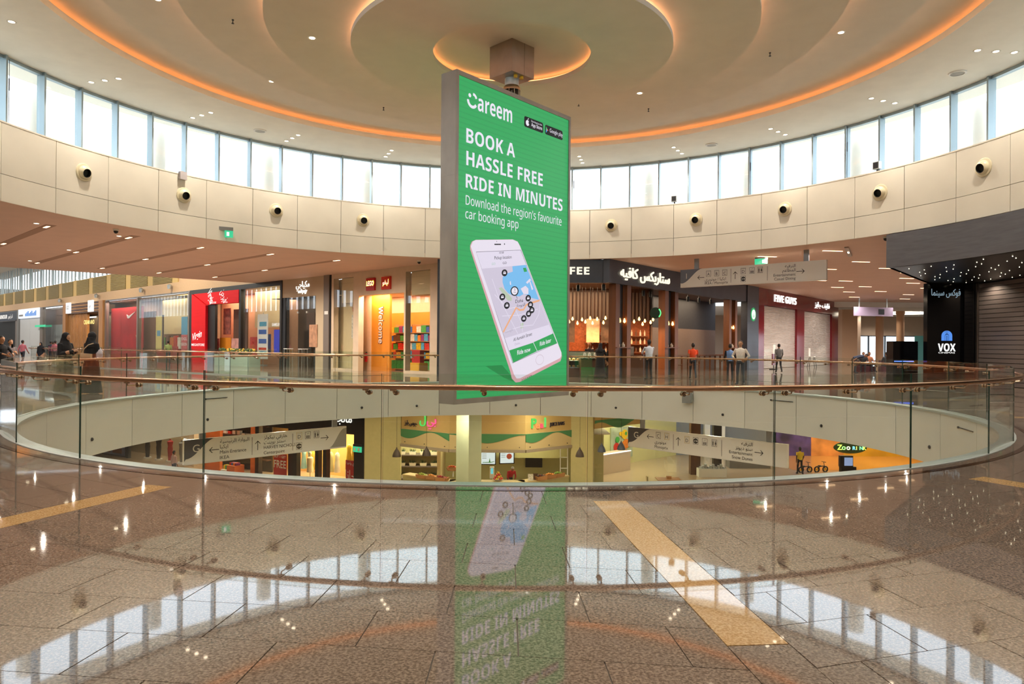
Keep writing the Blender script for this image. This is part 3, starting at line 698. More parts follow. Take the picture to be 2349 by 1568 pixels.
M_red = mat('red gloss', '#c8101c', .3); M_redp = mat('red print', '#b3161c', .5)
M_wood = mat('warm wood', '#b07c48', .5, noise=.18, scale=3, stretch=(1, 1, .12), detail=5)
M_dwood = mat('dark wood', '#5b3a26', .5, noise=.2, scale=3, stretch=(1, 1, .12), detail=5)
M_pil = mat('taupe metal pillar', '#857a72', .4, .3)
M_lit = emis('lit white letters', '#fbf3ea', .8); M_litw = emis('lit warm letters', '#fff0d0', .8)
M_int = mat('shop interior wall', '#c9b494', .7, noise=.04); M_shopc = mat('shop ceiling', '#cfc0a6', .7)
M_grey = mat('mid grey panel', '#7d7b78', .5); M_lgrey = mat('light grey panel', '#c2c4c6', .5)
PAL = ['#c8281e', '#e4b21a', '#2b5fae', '#3b9a45', '#e07a1c', '#d9d3c2', '#8a2f6b', '#4aa5c8', '#5a3a22']
PM = [mat('box print %d' % i, c, .45, noise=.35, scale=14) for i, c in enumerate(PAL)]

# ---- toy shop
t = FL.thing('toy_shop', 'beige stone toy shop front with two red square signs and an orange interior', 'shop', -4.8)
for u0, u1, z0, z1 in ((-6.83, -2.61, 4.36, 5.75), (-9.70, -9.44, 0, 5.75), (-7.37, -6.83, 0, 5.75), (-2.61, -2.47, 0, 5.75), (-.45, .25, 0, 5.75), (-9.44, -7.37, 5.48, 5.75), (-2.47, -.45, 5.46, 5.75), (-2.47, -.45, 0, .16), (-9.44, -7.37, 0, .1)):
    FL.box(t, 'wall_panel', M_stone, u0, u1, 0, .35, z0, z1)
FL.box(t, 'niche_back', M_cream, -10.4, -7.37, .6, .66, 0, 5.5); FL.box(t, 'lit_box', M_cream, -8.75, -7.4, .12, .58, 4.0, 5.46)
FL.box(t, 'glass_pane', M_sglass, -9.44, -7.37, .02, .03, .1, 5.48); FL.box(t, 'glass_pane', M_sglass, -2.47, -.45, .02, .03, .16, 5.46)
FL.box(t, 'lit_box', M_cream, -2.1, -.45, .1, .9, 4.2, 5.44)
FL.box(t, 'back_wall', M_orange, -12.0, .2, 3.4, 3.5, 0, 3.5); FL.box(t, 'back_wall', M_peach, -12, .2, 3.4, 3.5, 3.5, 4.6)
FL.box(t, 'shop_ceiling', M_shopc, -12, .2, .36, 3.5, 4.5, 4.55); FL.box(t, 'side_wall', M_orange, .2, .25, .35, 3.5, 0, 4.6); FL.box(t, 'side_wall', M_peach, -12.1, -12, .7, 3.5, 0, 4.6)
FL.box(t, 'partition', M_peach, -8.6, -6.96, 1.0, 1.15, 0, 4.5)
ow = FL.box(t, 'welcome_wall', M_orange, -6.96, -5.19, 1.0, 1.15, 0, 4.5)
for q, mm, dd in ((.115, mat('brown outline', '#5a1e1c', .5), .992), (.07, mat('pale pink letter', '#f2d8cc', .5), .984)):
    pass
me = text_mesh('Welcome', MATS['brown outline'], .62, width=2.16, bold=1, res=3, raw=False); o = link('lettering', me, t, (-6.03 - .17 + 4.8 - .06, .99, 3.76)); o.rotation_euler = (0, R_(90), 0); o.scale = (1.015, 1, 1.14)
me = text_mesh('Welcome', MATS['pale pink letter'], .62, width=2.12, bold=1, res=3, raw=False); o = link('lettering', me, t, (-6.0 - .17 + 4.8 - .06, .98, 3.74)); o.rotation_euler = (0, R_(90), 0); o.scale = (1, 1, .92)
for u0, body, ar in ((-5.98, 'LEGO', 0), (-4.53, arabic('ليغو'), 1)):
    sg = FL.box(t, 'sign', M_red if not ar else mat('orange red gloss', '#d8331c', .3), u0, u0 + .8, -.1, 0, 4.60, 5.30)
    FL.text(t, body, emis('sign yellow', '#f4e04a', 1.3), u0 + .4, -.112, 4.86, .34, align='CENTER', fit=.7, bold=1 - ar, shear=.2 * (1 - ar)).scale = (1.06, 1, 1.25)
    FL.text(t, body, M_lit, u0 + .4, -.12, 4.88, .34, align='CENTER', fit=.64, bold=1 - ar, shear=.2 * (1 - ar))
FL.light(t, -7, 2.2, 4.46, 8, 1.6, 150, (1, .8, .55)); FL.light(t, -8.1, .3, 5.4, 1.2, .3, 40, (1, .85, .6)); FL.light(t, -1.3, .5, 5.4, 1.2, .5, 40, (1, .85, .6)); FL.light(t, -5.6, .65, 4.46, 2.6, .3, 70, (1, .85, .6))
FL.box(t, 'poster', PM[5], -8.35, -7.5, .55, .58, 1.9, 3.3); FL.box(t, 'poster', PM[0], -8.2, -7.9, .53, .55, 3.5, 3.75)
for k, (u0, u1) in enumerate(((-7.2, -5.6), (-5.55, -3.2))):
    sh = FL.thing('toy_shelf', ('wooden toy shelf seen through the toy shop doorway', 'wooden toy shelf seen through the right window of the toy shop')[k], 'shelf', (u0 + u1) / 2, 2.7)
    FL.box(sh, 'back', M_wood, u0, u1, 2.95, 3.0, 0, 2.75)
    for z in (.06, .72, 1.22, 1.72, 2.22): FL.box(sh, 'board', M_wood, u0, u1, 2.5, 2.95, z, z + .04)
    for zi, z in enumerate((.1, .76, 1.26, 1.76, 2.26)):
        u = u0 + .03
        while u < u1 - .3:
            w = random.choice((.26, .34, .42)); w = min(w, u1 - u - .02)
            hgt = (.5 if zi == 0 else random.uniform(.32, .42)); ci = (3 if zi == 0 else random.randrange(len(PM)))
            o = MB().box(-w / 2, w / 2, -.13, .13, 0, hgt).build('toy_box', PM[ci], None, False, FL.w(u + w / 2, 2.68, z), FL.rot)
            tag(o, ('printed toy carton on the shelf inside the toy shop doorway', 'printed toy carton on the shelf behind the right window of the toy shop')[k], 'box', ('toy cartons in the doorway shelf', 'toy cartons in the window shelf')[k]); u += w + .03
o = FL.thing('fire_extinguisher', 'red fire extinguisher hanging on the pale wall inside the toy shop door', 'extinguisher', -7.35, .9, .5)
MB().lathe([(.001, 0), (.08, .01), (.085, .05), (.085, .45), (.05, .52), (.02, .54)], 14).build('cylinder', M_red, o, True); MB().box(-.02, .1, -.02, .02, .54, .6).build('handle', M_black, o); MB().tube([(.03, 0, .56), (.1, -.05, .45), (.09, -.06, .15)], .012, 6).build('hose', M_black, o)
o = FL.thing('display_plinth', 'plain yellow and red display stand behind the right toy shop window', 'stand', -3.0, 1.3)
FL.box(o, 'base', mat('yellow paint', '#e8b020', .5), -3.5, -2.5, 1.0, 1.6, 0, .55); FL.box(o, 'panel', M_redp, -3.4, -2.7, 1.2, 1.5, .55, 1.25)

# ---- pillar
t = FL.thing('clad_pillar', 'taupe metal clad pillar between the toy shop and the dark glass shop', 'pillar', -10.1)
FL.box(t, 'core', M_pil, -10.42, -9.82, -.1, .4, 0, 5.75); FL.box(t, 'edge', M_dark, -10.55, -10.42, -.02, .4, 0, 5.75); FL.box(t, 'edge', M_dark, -9.82, -9.70, -.02, .4, 0, 5.75); FL.box(t, 'notice', M_white, -10.3, -9.9, -.11, -.1, 3.35, 3.55)

# ---- dark glass beauty shop
t = FL.thing('beauty_shop', 'closed shop with beige header, white script letters and dark glass front', 'shop', -13)
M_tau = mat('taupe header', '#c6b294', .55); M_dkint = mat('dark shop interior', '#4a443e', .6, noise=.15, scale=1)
FL.box(t, 'header', M_tau, -15.6, -10.55, 0, .3, 4.57, 5.75); FL.box(t, 'side_panel', M_tau, -11.5, -10.55, .02, .3, 0, 4.57); FL.box(t, 'side_panel', M_dark, -15.6, -15.2, 0, .3, 0, 4.57)
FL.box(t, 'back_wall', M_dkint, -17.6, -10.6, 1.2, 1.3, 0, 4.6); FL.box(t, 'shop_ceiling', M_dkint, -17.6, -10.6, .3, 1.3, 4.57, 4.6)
for k in range(3): FL.box(t, 'glass_pane', M_sglass, -15.2 + 1.22 * k, -15.2 + 1.22 * k + 1.21, .05, .065, 0, 4.56)
FL.box(t, 'door_leaf', M_black, -14.4, -13.5, .9, .95, 0, 2.4); FL.box(t, 'screen_panel', mat('brown screen', '#594b44', .5), -14.4, -13.4, 1.1, 1.18, 2.5, 3.6)
for u in (-13.65, -12.55): FL.box(t, 'pull_handle', M_white, u - .03, u + .03, -.02, .05, 3.5, 3.62)
FL.text(t, arabic('مكياجي'), M_lit, -13.02, -.02, 5.16, .55, align='CENTER', fit=1.8, ext=.02); FL.text(t, 'mikyajy', M_lit, -13.02, -.02, 4.80, .36, align='CENTER', fit=1.95, ext=.02, shear=.25)
FL.box(t, 'poster', mat('beauty poster', '#b98a6a', .5, noise=.3, scale=3), -12.15, -11.25, -.03, .0, 1.35, 2.75)
FL.light(t, -14.5, .8, 4.5, 4, .5, 14, (1, .85, .7))
for k, u in enumerate((-13.7, -11.9)):
    o = FL.thing('bar_stool', ('slim white metal stool left of the two before the dark glass shop', 'slim white metal stool right of the two, under the shop poster')[k], 'stool', u, -.6)
    for a in (-1, 1):
        for b in (-1, 1): MB().cyl((a * .2, b * .2, 0), (a * .18, b * .18, 1.2), .011, 6).build('leg', M_alu, o)
    MB().box(-.22, .22, -.22, .22, 1.2, 1.24).build('seat', M_white, o)

# ---- red music and book shop
t = FL.thing('music_shop', 'wide shop with black frame, red portal and white script logo', 'shop', -22.5)
M_vred = mat('portal red', '#de0f1a', .6, spec=.2, noise=.06, scale=2, stretch=(.2, .2, 6)); M_fr = mat('black frame', '#1d1815', .4)
FL.box(t, 'frame', M_fr, -30.34, -15.6, -.05, .3, 5.42, 5.75); FL.box(t, 'frame', M_fr, -15.85, -15.6, -.05, .3, 0, 5.42); FL.box(t, 'frame', M_fr, -30.34, -29.9, -.05, .3, 0, 5.42); FL.box(t, 'frame', M_fr, -21.75, -21.45, -.05, .3, 0, 5.42)
rp = FL.box(t, 'red_pillar', M_vred, -29.9, -27.3, -.08, .3, 0, 4.45)
FL.prism(t, 'red_pillar', M_vred, [(-29.9, 4.45), (-27.3, 4.45), (-29.75, 5.4), (-29.9, 5.4)], -.08, .3)
FL.prism(t, 'red_header', M_vred, [(-27.15, 4.52), (-21.75, 4.48), (-21.75, 5.42), (-29.55, 5.42)], -.08, .3)
FL.box(t, 'reveal', M_fr, -27.3, -26.0, .1, .3, 0, 4.5)
FL.text(t, 'Virgin', M_lit, -29.65, -.1, 1.72, .78, fit=2.2, bold=1, shear=.25, slope=.18); FL.text(t, 'MEGASTORE', M_lit, -28.6, -.1, 1.30, .26, align='CENTER', width=2.4, bold=1)
for u, r in ((-26.6, -58), (-24.3, -58)):
    o = FL.text(t, 'Virgin' if r and u < -26 else arabic('فيرجن'), M_lit, u - .35, -.1, 5.40, 1.15, bold=1 if u < -26 else 0, fit=1.05, shear=.2); o.rotation_euler = (0, R_(62), 0)
    FL.text(t, 'MEGASTORE' if u < -26 else arabic('ميغاستور'), M_lit, u + .1, -.1, 4.55, .2, fit=1.5, bold=1 if u < -26 else 0)
FL.box(t, 'back_wall', M_peach, -35, -15.7, 2.6, 2.7, 0, 5.4); FL.box(t, 'shop_ceiling', M_shopc, -35, -15.7, .3, 2.7, 5.42, 5.46); FL.box(t, 'side_wall', M_peach, -15.72, -15.66, .3, 2.7, 0, 5.4)
FL.box(t, 'inner_panel', M_dwood, -24.6, -22.4, .9, 1.0, 0, 4.1); FL.box(t, 'inner_panel', M_cream, -22.4, -18.0, 1.5, 1.6, 2.7, 5.4)
for u0, u1 in ((-21.45, -18.65), (-18.63, -15.87)): FL.box(t, 'glass_pane', M_sglass, u0, u1, .05, .065, 0, 5.42)
for u0, u1, z0, z1, mm in ((-27.1, -25.5, .3, 1.9, mat('portrait poster', '#c98f82', .5, noise=.3, scale=2.5)), (-25.4, -23.5, .3, 1.95, M_orange), (-23.4, -22.1, .3, 1.9, MATS['portrait poster']), (-24.8, -23.6, 2.2, 4.2, mat('tree print', '#8c4a3c', .5, noise=.5, scale=4)), (-20.4, -19.2, .4, 2.0, PM[0]), (-19.0, -17.4, .6, 2.2, PM[2])):
    FL.box(t, 'poster', mm, u0 - 1.2, u1 - 1.2, .75, .8, z0, z1)
FL.box(t, 'blue_screen', emis('blue panel', '#2a3fbf', .5), -18.0, -16.6, .7, .75, .9, 2.5); FL.text(t, 'SAMSUNG', M_lit, -18.1, .6, 2.75, .3, fit=1.6, bold=1)
FL.light(t, -25, 1.5, 5.36, 8, 1.5, 110, (1, .8, .58)); FL.light(t, -19, 1.2, 5.36, 6, 1.0, 70, (1, .82, .6))
o = FL.thing('roll_up_banner', 'tall white roll-up banner with small coloured figures behind the shop glass', 'banner', -19.2, .4)
FL.box(o, 'sheet', M_white, -19.8, -18.3, .4, .42, .45, 3.6); FL.box(o, 'foot', M_alu, -19.5, -18.6, .3, .55, 0, .06); FL.box(o, 'pole', M_alu, -19.07, -19.03, .43, .46, .06, 3.7)
for z, c in ((2.9, 7), (2.35, 2), (1.7, 2), (1.25, 0), (1.0, 7)): FL.box(o, 'print', PM[c], -19.6 + .1 * (c % 2), -18.5, .392, .4, z - .16, z + .16 if z > 1.5 else z)
o = FL.thing('planter_box', 'long pale green glass planter with flowers before the music shop', 'planter', -19.3, -1.3)
FL.box(o, 'tank', mat('pale green glassy tank', '#a9bfae', .2), -22.0, -16.8, -1.7, -.9, 0, .75)
for k in range(14):
    u = -21.7 + .36 * k
    mb = MB()
    for j in range(9):
        a = random.uniform(0, 6.28); L_ = random.uniform(.15, .5); mb.sphere((u + 19.3 + cos(a) * .15, sin(a) * .2, .75 + L_ * .8), random.uniform(.05, .1), 6, 4, mi=(0 if j < 6 else 1))
    mb.build('plant', [mat('leaf green', '#3c5a2a', .6, noise=.3), mat('yellow bloom', '#d9b23a', .6)], o)

# ---- red window sports shop
t = FL.thing('sports_shop', 'sports shop with a glowing red window panel and a beige display window', 'shop', -40.5)
FL.box(t, 'frame', M_grey, -51.0, -30.34, 0, .3, 5.66, 5.75)
for u in (-50.95, -42.1, -30.6): FL.box(t, 'frame', M_pil, u - .13, u + .13, -.03, .3, 0, 5.66)
rb = FL.box(t, 'red_panel', mat('red graphic', '#c2232a', .5, noise=.2, scale=.6), -50.85, -42.1, .5, .56, 0, 4.9)
mb = MB().prism([(-46.4, 4.2), (-46.15, 3.85), (-45.7, 3.82), (-44.0, 4.45), (-45.6, 4.1), (-45.95, 4.08)], .47, .5); mb.v = [(x + 40.5, y, z) for x, y, z in mb.v]; mb.build('tick_mark', M_white, t)
mb = MB().prism([(-43.9, 2.2), (-43.3, 1.5), (-42.6, 1.6), (-42.4, 3.6), (-42.75, 2.3), (-43.2, 2.1)], .47, .5); mb.v = [(x + 40.5, y, z) for x, y, z in mb.v]; mb.build('tick_mark', M_cream, t)
for u0, u1 in ((-50.82, -46.5), (-46.48, -42.23), (-41.97, -36.4), (-36.38, -30.73)): FL.box(t, 'glass_pane', M_sglass, u0, u1, .04, .06, 0, 5.66)
FL.box(t, 'back_wall', M_int, -56, -30.4, 2.4, 2.5, 0, 5.6); FL.box(t, 'shop_ceiling', M_shopc, -56, -30.4, .3, 2.5, 5.6, 5.64); FL.box(t, 'side_wall', M_int, -30.5, -30.4, .3, 2.4, 0, 5.6)
FL.box(t, 'inner_panel', M_dwood, -44.5, -40.5, 1.0, 1.1, 0, 4.4); FL.box(t, 'display_wall', M_cream, -40.5, -31, 1.6, 1.7, 2.3, 5.4); FL.box(t, 'counter', M_redp, -41.5, -36, 1.2, 1.6, .3, 1.2)
for k in range(12): FL.box(t, 'hanging_garment', PM[(k * 5) % 9], -44.4 + .85 * k - .3, -44.4 + .85 * k + .3, 1.3, 1.5, .9 + .1 * (k % 3), 2.0 + .15 * (k % 2))
FL.light(t, -36, 1.3, 5.5, 9, 1.0, 70, (1, .84, .62)); FL.light(t, -47, .3, 5.5, 7, .3, 110, (1, .7, .6))
o = FL.thing('window_banner', 'narrow yellow hanging banner in the sports shop window', 'banner', -38.0, .4)
FL.box(o, 'sheet', mat('pale yellow sheet', '#e0cf7a', .5), -38.7, -37.3, .4, .43, .9, 3.9); FL.box(o, 'edge', M_dark, -37.3, -37.0, .4, .46, .9, 3.95); FL.box(o, 'print', PM[7], -38.4, -37.6, .39, .4, 2.1, 2.6)
o = FL.thing('window_banner', 'blue and red printed school banner at the right edge of the sports shop window', 'banner', -32.4, .4)
FL.box(o, 'sheet', PM[7], -33.1, -31.9, .4, .43, 2.2, 3.7); FL.box(o, 'sheet', mat('red lettered sheet', '#c4535a', .5, noise=.4, scale=5), -33.1, -31.9, .4, .43, .8, 2.2); FL.text(o, 'SCHOOL', M_white, -32.5, .39, 1.75, .34, align='CENTER', fit=1.1, bold=1)
FL.text(o, 'SEASON', M_white, -32.5, .39, 1.3, .34, align='CENTER', fit=1.1, bold=1)

# ---- wooden portal shop
t = FL.thing('wooden_portal_shop', 'ice cream shop with a wooden slatted portal and two oval hanging signs', 'shop', -58)
FL.box(t, 'post', M_wood, -65.0, -63.9, -.2, .3, 0, 5.75); FL.box(t, 'post', M_wood, -52.4, -51.2, -.2, .3, 0, 5.75)
for k in range(7): FL.box(t, 'header_slat', M_wood if k % 2 else M_dwood, -63.9, -52.4, -.05 + .02 * (k % 2), .2, 4.62 + .16 * k, 4.74 + .16 * k)
FL.box(t, 'header_back', M_dwood, -64, -52.3, .2, .3, 4.6, 5.75)
for k in range(13): FL.box(t, 'vertical_slat', M_wood, -63.7 + .52 * k, -63.45 + .52 * k, .1, .35, 0, 4.6)
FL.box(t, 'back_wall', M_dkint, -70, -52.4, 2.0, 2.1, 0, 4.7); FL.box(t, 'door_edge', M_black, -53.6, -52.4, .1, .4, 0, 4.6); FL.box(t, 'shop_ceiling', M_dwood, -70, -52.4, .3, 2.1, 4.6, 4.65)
FL.text(t, 'CREAM AND', emis('yellow letters', '#f0d27a', 1.2), -58.2, .08, 3.42, .62, fit=4.6, bold=1); FL.box(t, 'print', M_lit, -56.2, -54.0, .06, .08, 4.05, 4.2)
FL.box(t, 'counter', M_cream, -58.6, -53.8, 1.0, 1.4, 0, 1.1); FL.light(t, -58, 1.2, 4.5, 8, .8, 110, (1, .72, .42))
for u, b in ((-62.1, 'GO'), (-54.3, arabic('جو'))):
    FL.box(t, 'hanging_sign', emis('oval sign', '#e8e4de', .9), u - .75, u + .75, -.45, -.3, 4.66, 5.85); FL.text(t, b, M_black, u, -.46, 5.1, .6, align='CENTER', fit=1.2, bold=1 if b == 'GO' else 0)

# ---- glass shop, white shop, black shop further left
t = FL.thing('glass_front_shop', 'plain glass fronted shop with pale curtains left of the wooden portal', 'shop', -69.6)
FL.box(t, 'frame', M_pil, -65.35, -65.0, -.03, .3, 0, 5.75); FL.box(t, 'frame', M_pil, -75.4, -74.1, -.03, .3, 0, 5.75); FL.box(t, 'frame', M_grey, -74.1, -65.35, 0, .3, 5.68, 5.75)
for k in range(3): FL.box(t, 'glass_pane', M_sglass, -74.1 + 2.92 * k, -74.1 + 2.92 * k + 2.9, .04, .06, 0, 5.68)
FL.box(t, 'back_wall', mat('grey blue curtain', '#9aa0a2', .7, noise=.25, scale=1.2, stretch=(3, 3, .1)), -80, -65.2, 1.2, 1.3, 0, 3.6); FL.box(t, 'back_wall', M_dwood, -80, -65.2, 1.2, 1.3, 3.6, 5.7); FL.light(t, -70, .7, 5.5, 7, .5, 30, (1, .92, .8))
FL.box(t, 'exit_sign', emis('exit green', '#2fae7c', .9), -76.5, -71.8, -.3, -.25, 3.3, 3.55)
t = FL.thing('white_shop', 'white closed shop front with a blue and white lit sign board', 'shop', -80.7)
FL.box(t, 'sign_board', emis('pale lit board', '#dfe6f0', .8), -85.9, -75.5, -.1, .2, 4.55, 5.75); [FL.box(t, 'print', emis('blue print', '#2f7fd6', .6), -82.2 + .62 * k, -81.8 + .62 * k, -.12, -.1, 4.78, 5.15 + .14 * (k % 3)) for k in range(9)]; FL.box(t, 'print', emis('grey print', '#9a8f86', .4), -85.5, -83.4, -.12, -.1, 4.8, 5.05)
for k in range(2): FL.box(t, 'shutter_leaf', M_lgrey, -85.9 + 5.2 * k, -80.75 + 5.2 * k, .1, .2, 0, 4.55)
t = FL.thing('black_shop', 'black shop front with white lettering at the far left edge', 'shop', -93)
FL.box(t, 'header', mat('dark slate', '#3a3f4c', .5), -100, -86.9, -.05, .3, 4.4, 5.6); FL.box(t, 'post', M_grey, -86.9, -86.0, -.05, .3, 0, 5.75); FL.box(t, 'back_wall', M_black, -104, -88.5, .8, .9, 0, 4.4); FL.box(t, 'reveal', M_pil, -88.5, -86.9, .1, .3, 0, 4.4)
FL.text(t, 'UNDER ARMOUR', M_lit, -92.4, -.07, 4.7, .75, align='RIGHT', width=9, raw=False, bold=1); FL.text(t, arabic('اندر ارمور'), M_lit, -91.8, -.07, 4.75, .7, fit=4.2)

# ---- wall above the left row: cream band, louvre panels, fins, hall ceiling
wl = structure(MB().box(-104, -18.6, 0, .3, 5.75, 6.58).box(-104, -18.6, .1, .3, 6.58, 8.28).box(-104, .3, 4.0, 4.2, 0, 6).build('wall_left', mat('sand band', '#c7a37a', .6, noise=.03), None, False, FL.w(0), FL.rot))
M_ol = mat('olive louvre', '#a08a4e', .6)
for k in range(12):
    u0 = -94 - 5.55 + 5.55 * k
    mb = MB().box(0, 4.4, .04, .1, 6.6, 8.25)
    for j in range(13): mb.box(.08, 4.32, -.02, .06, 6.66 + .122 * j, 6.72 + .122 * j)
    if u0 < -30: mb.build('louvre_panel', M_ol, wl, loc=(u0, 0, 0)); Bx('post', mat('yellow ochre', '#c9a660', .6), wl, u0 + 4.4, u0 + 5.55, .02, .1, 6.58, 8.28)
fn = MB().box(-.09, .09, -.06, .06, 8.28, 11.4).mesh('fin', mat('pale blue fin', '#c3ced0', .5)); fg = MB().box(-.28, .28, .3, .32, 8.28, 11.4).mesh('fin', mat('teal glass strip', '#93b0b4', .3))
fgl = MB().box(-.55, .65, .3, .312, 8.28, 11.4).mesh('pane', M_wglass)
for k in range(48):
    u = -104 + 1.3 * k; link('fin', fn, wl, (u, 0, 0))
    link('pane', fg if k % 4 == 1 else fgl, wl, (u + .5, 0, 0))
hall = structure(MB().slab([FL.w(-110, 3)[:2], FL.w(-19, 3)[:2], FL.w(-19, -9)[:2], (-41, 9), FL.w(-110, -40)[:2]], 11.4, 11.6).build('ceiling', M_soff))
_hs = MB().lathe([(.16, 0), (.2, .3), (.05, .42), (.0001, .43)], 10).mesh('hall_spotlight', M_alu, True)
for k, u in enumerate((-66, -53, -40.5, -34)):
    tag(link('hall_spotlight', _hs, None, FL.w(u, -.25, 6.05)), 'small grey funnel lamp on the sand band above the left shops, %s from the left' % ORD[k], 'lamp', 'funnel lamps above the left shops')

# opposite side of the left hall, out of view but mirrored in the shop glass
hw = structure(MB().box(-112, 0, 0, .4, 0, 6.6).box(-112, 0, 0, .4, 10.6, 11.4).build('wall_hall', mat('hall wall taupe', '#9a7f66', .6, noise=.1, scale=.3), None, False, (-41.5, 9.2, 0), FL.rot))
structure(MB().box(-113, -112.6, -.5, 45, 0, 11.4).build('wall_hall_end', mat('hall end wall', '#5d544a', .6), None, False, (-41.5, 9.2, 0), FL.rot))
for k in range(14): Bx('shop_panel', (M_tau, M_dkint, M_redp, M_lgrey, M_cream, M_dwood)[(k * 5) % 6], hw, -110 + 7.9 * k, -104 + 7.9 * k, -.05, .0, 0, 4.4)
for k in range(70): Bx('fin', MATS['pale blue fin'], hw, -112 + 1.6 * k, -111.6 + 1.6 * k, -.1, .3, 6.6, 10.6)

for k, (u, d) in enumerate(((-30, -6), (-45, -8), (-60, -9), (-78, -9), (-95, -9))):  # unseen lamps added to brighten the louvre band; the hall itself has skylights
    o = FL.thing('hall_fill_light', 'long white lamp under the high ceiling of the left hall', 'ceiling light', u, d, 11.35, 'lamps under the left hall ceiling'); Bx('frame', M_white, o, -2, 2, -.5, .5, 0, .05); lamp('AREA', (0, 0, -.02), 900, (1, .93, .8), 3.8, o, sizey=.9)

# =================================================================== RIGHT ROW: coffee shop, burger shop
FR = Row((4.72, 14.70), (.6274, .7787), -29.32, 17.64)
M_slate = mat('dark slate cladding', '#41434c', .35, .2, noise=.12, scale=1.2)
M_bwood = mat('red brown wood', '#7c4a2a', .45, noise=.25, scale=2.5, stretch=(1, 1, .1), detail=5)
M_taupe = mat('taupe cafe wall', '#8d7666', .7, noise=.03); M_dgrey = mat('dark grey cafe wall', '#3c3a3b', .7, noise=.08)
M_bulb = emis('filament bulb', '#ffb060', 4.5)
t = FR.thing('coffee_shop', 'open coffee shop with dark slate fascia, white letters and wood clad columns', 'shop', 8.0)
FR.box(t, 'fascia', M_slate, 0, 20.0, 0, .35, 4.62, 5.75)
o = FR.text(t, arabic('ستاربكس كافيه'), M_litw, .95, -.05, 4.98, .62, width=5.3, ext=.03, bold=1); o.scale = (1, 1, 1.15)
# front towards the rotunda
fw = MB().prism([(-3.4, 4.62), (4.72, 4.62), (4.72, 5.75), (-3.4, 5.75)], 15.0, 15.3); fw.v = [(x, y - .05 * (x - 4.72), z) for x, y, z in fw.v]
o = fw.build('fascia', M_slate); o.parent = t; bpy.context.view_layer.update(); o.matrix_parent_inverse = Matrix.Translation(t.location).inverted(); o.matrix_parent_inverse = (Matrix.Translation(t.location) @ Matrix.Rotation(FR.rot, 4, 'Z')).inverted()
INV = (Matrix.Translation(t.location) @ Matrix.Rotation(FR.rot, 4, 'Z')).inverted()
def wbox(name, m, x0, x1, y0, y1, z0, z1):
    o = MB().box(x0, x1, y0, y1, z0, z1).build(name, m, t); o.matrix_parent_inverse = INV; return o
o = link('lettering', text_mesh('STARBUCKS COFFEE', M_litw, .50, width=5.95, raw=False, bold=1, align='RIGHT', ext=.03), t, (3.78, 14.99, 5.02)); o.matrix_parent_inverse = INV
wbox('wall', M_slate, -3.6, -3.3, 15.3, 22, 0, 5.75)
wbox('back_wall', mat('orange brick tile', '#a85a30', .45, noise=.3, scale=9), -3.4, 7.8, 20.3, 20.4, 0, 3.0)
wbox('back_wall', M_dwood, -3.4, 7.8, 20.3, 20.4, 3.0, 4.9)
for k in range(34): wbox('wall_slat', mat('grey brown slat', '#6d5a4e', .6), .8 + .205 * k, .8 + .205 * k + .12, 20.2, 20.3, 2.95, 4.55)
wbox('shop_ceiling', mat('cafe ceiling', '#5d4638', .7), -3.4, 5, 15.3, 21, 4.75, 4.8)
FR.box(t, 'shop_ceiling', MATS['cafe ceiling'], .3, 20, .35, 6, 4.76, 4.8)
FR.box(t, 'back_wall', M_dgrey, 9.0, 20.2, 3.2, 3.3, 2.75, 4.8); FR.box(t, 'back_wall', M_taupe, 9.0, 20.2, 3.2, 3.3, 0, 2.75)
wbox('side_wall', M_taupe, 7.75, 7.9, 20.3, 24.3, 0, 2.75); wbox('side_wall', M_dgrey, 7.75, 7.9, 20.3, 24.3, 2.75, 4.8)
pl = FR.box(t, 'end_pillar', M_slate, 17.85, 20.0, -.05, .4, 0, 5.75)
for z in (1.9, 3.3, 4.62): FR.box(t, 'seam', M_black, 17.85, 20.0, -.055, -.045, z, z + .015)
def roundel(row, t, u, d, z, r):
    for q, mm, dd in ((r, emis('roundel green', '#1c8a4c', .9), 0), (r * .72, emis('roundel white', '#f4f6f2', 1.2), .012)):
        row.prism(t, 'logo', mm, [(u + q * cos(2 * pi * k / 28), z + q * sin(2 * pi * k / 28)) for k in range(28)], d - .03 - dd, d)
    g = MATS['roundel green']
    for s in (-1, 1):
        row.prism(t, 'logo', g, [(u + s * r * .18, z + r * .3), (u + s * r * .34, z + r * .1), (u + s * r * .36, z - r * .5), (u + s * r * .24, z - r * .5), (u + s * r * .22, z)], d - .05, d - .03)
    row.prism(t, 'logo', g, [(u - r * .12, z + r * .35), (u, z + r * .6), (u + r * .12, z + r * .35), (u, z + r * .42)], d - .05, d - .03)
    row.prism(t, 'logo', g, [(u - r * .08, z - r * .1), (u + r * .08, z - r * .1), (u + r * .1, z - r * .45), (u - r * .1, z - r * .45)], d - .05, d - .03)
roundel(FR, t, 18.92, -.05, 3.80, .46)
FR.box(t, 'partition', M_bwood, 8.0, 17.8, 1.6, 1.7, .95, 1.05)
for k in range(12): FR.box(t, 'partition_post', M_bwood, 8.0 + .85 * k, 8.08 + .85 * k, 1.6, 1.7, 0, .95)
FR.light(t, 13, 2.0, 4.7, 8, 2, 130, (1, .78, .55))
lamp('AREA', (0, 0, 0), 160 * P_SHOP, (1, .72, .45), 6, t, sizey=3).matrix_parent_inverse = INV @ Matrix.Translation((2.5, 18.3, 4.7))
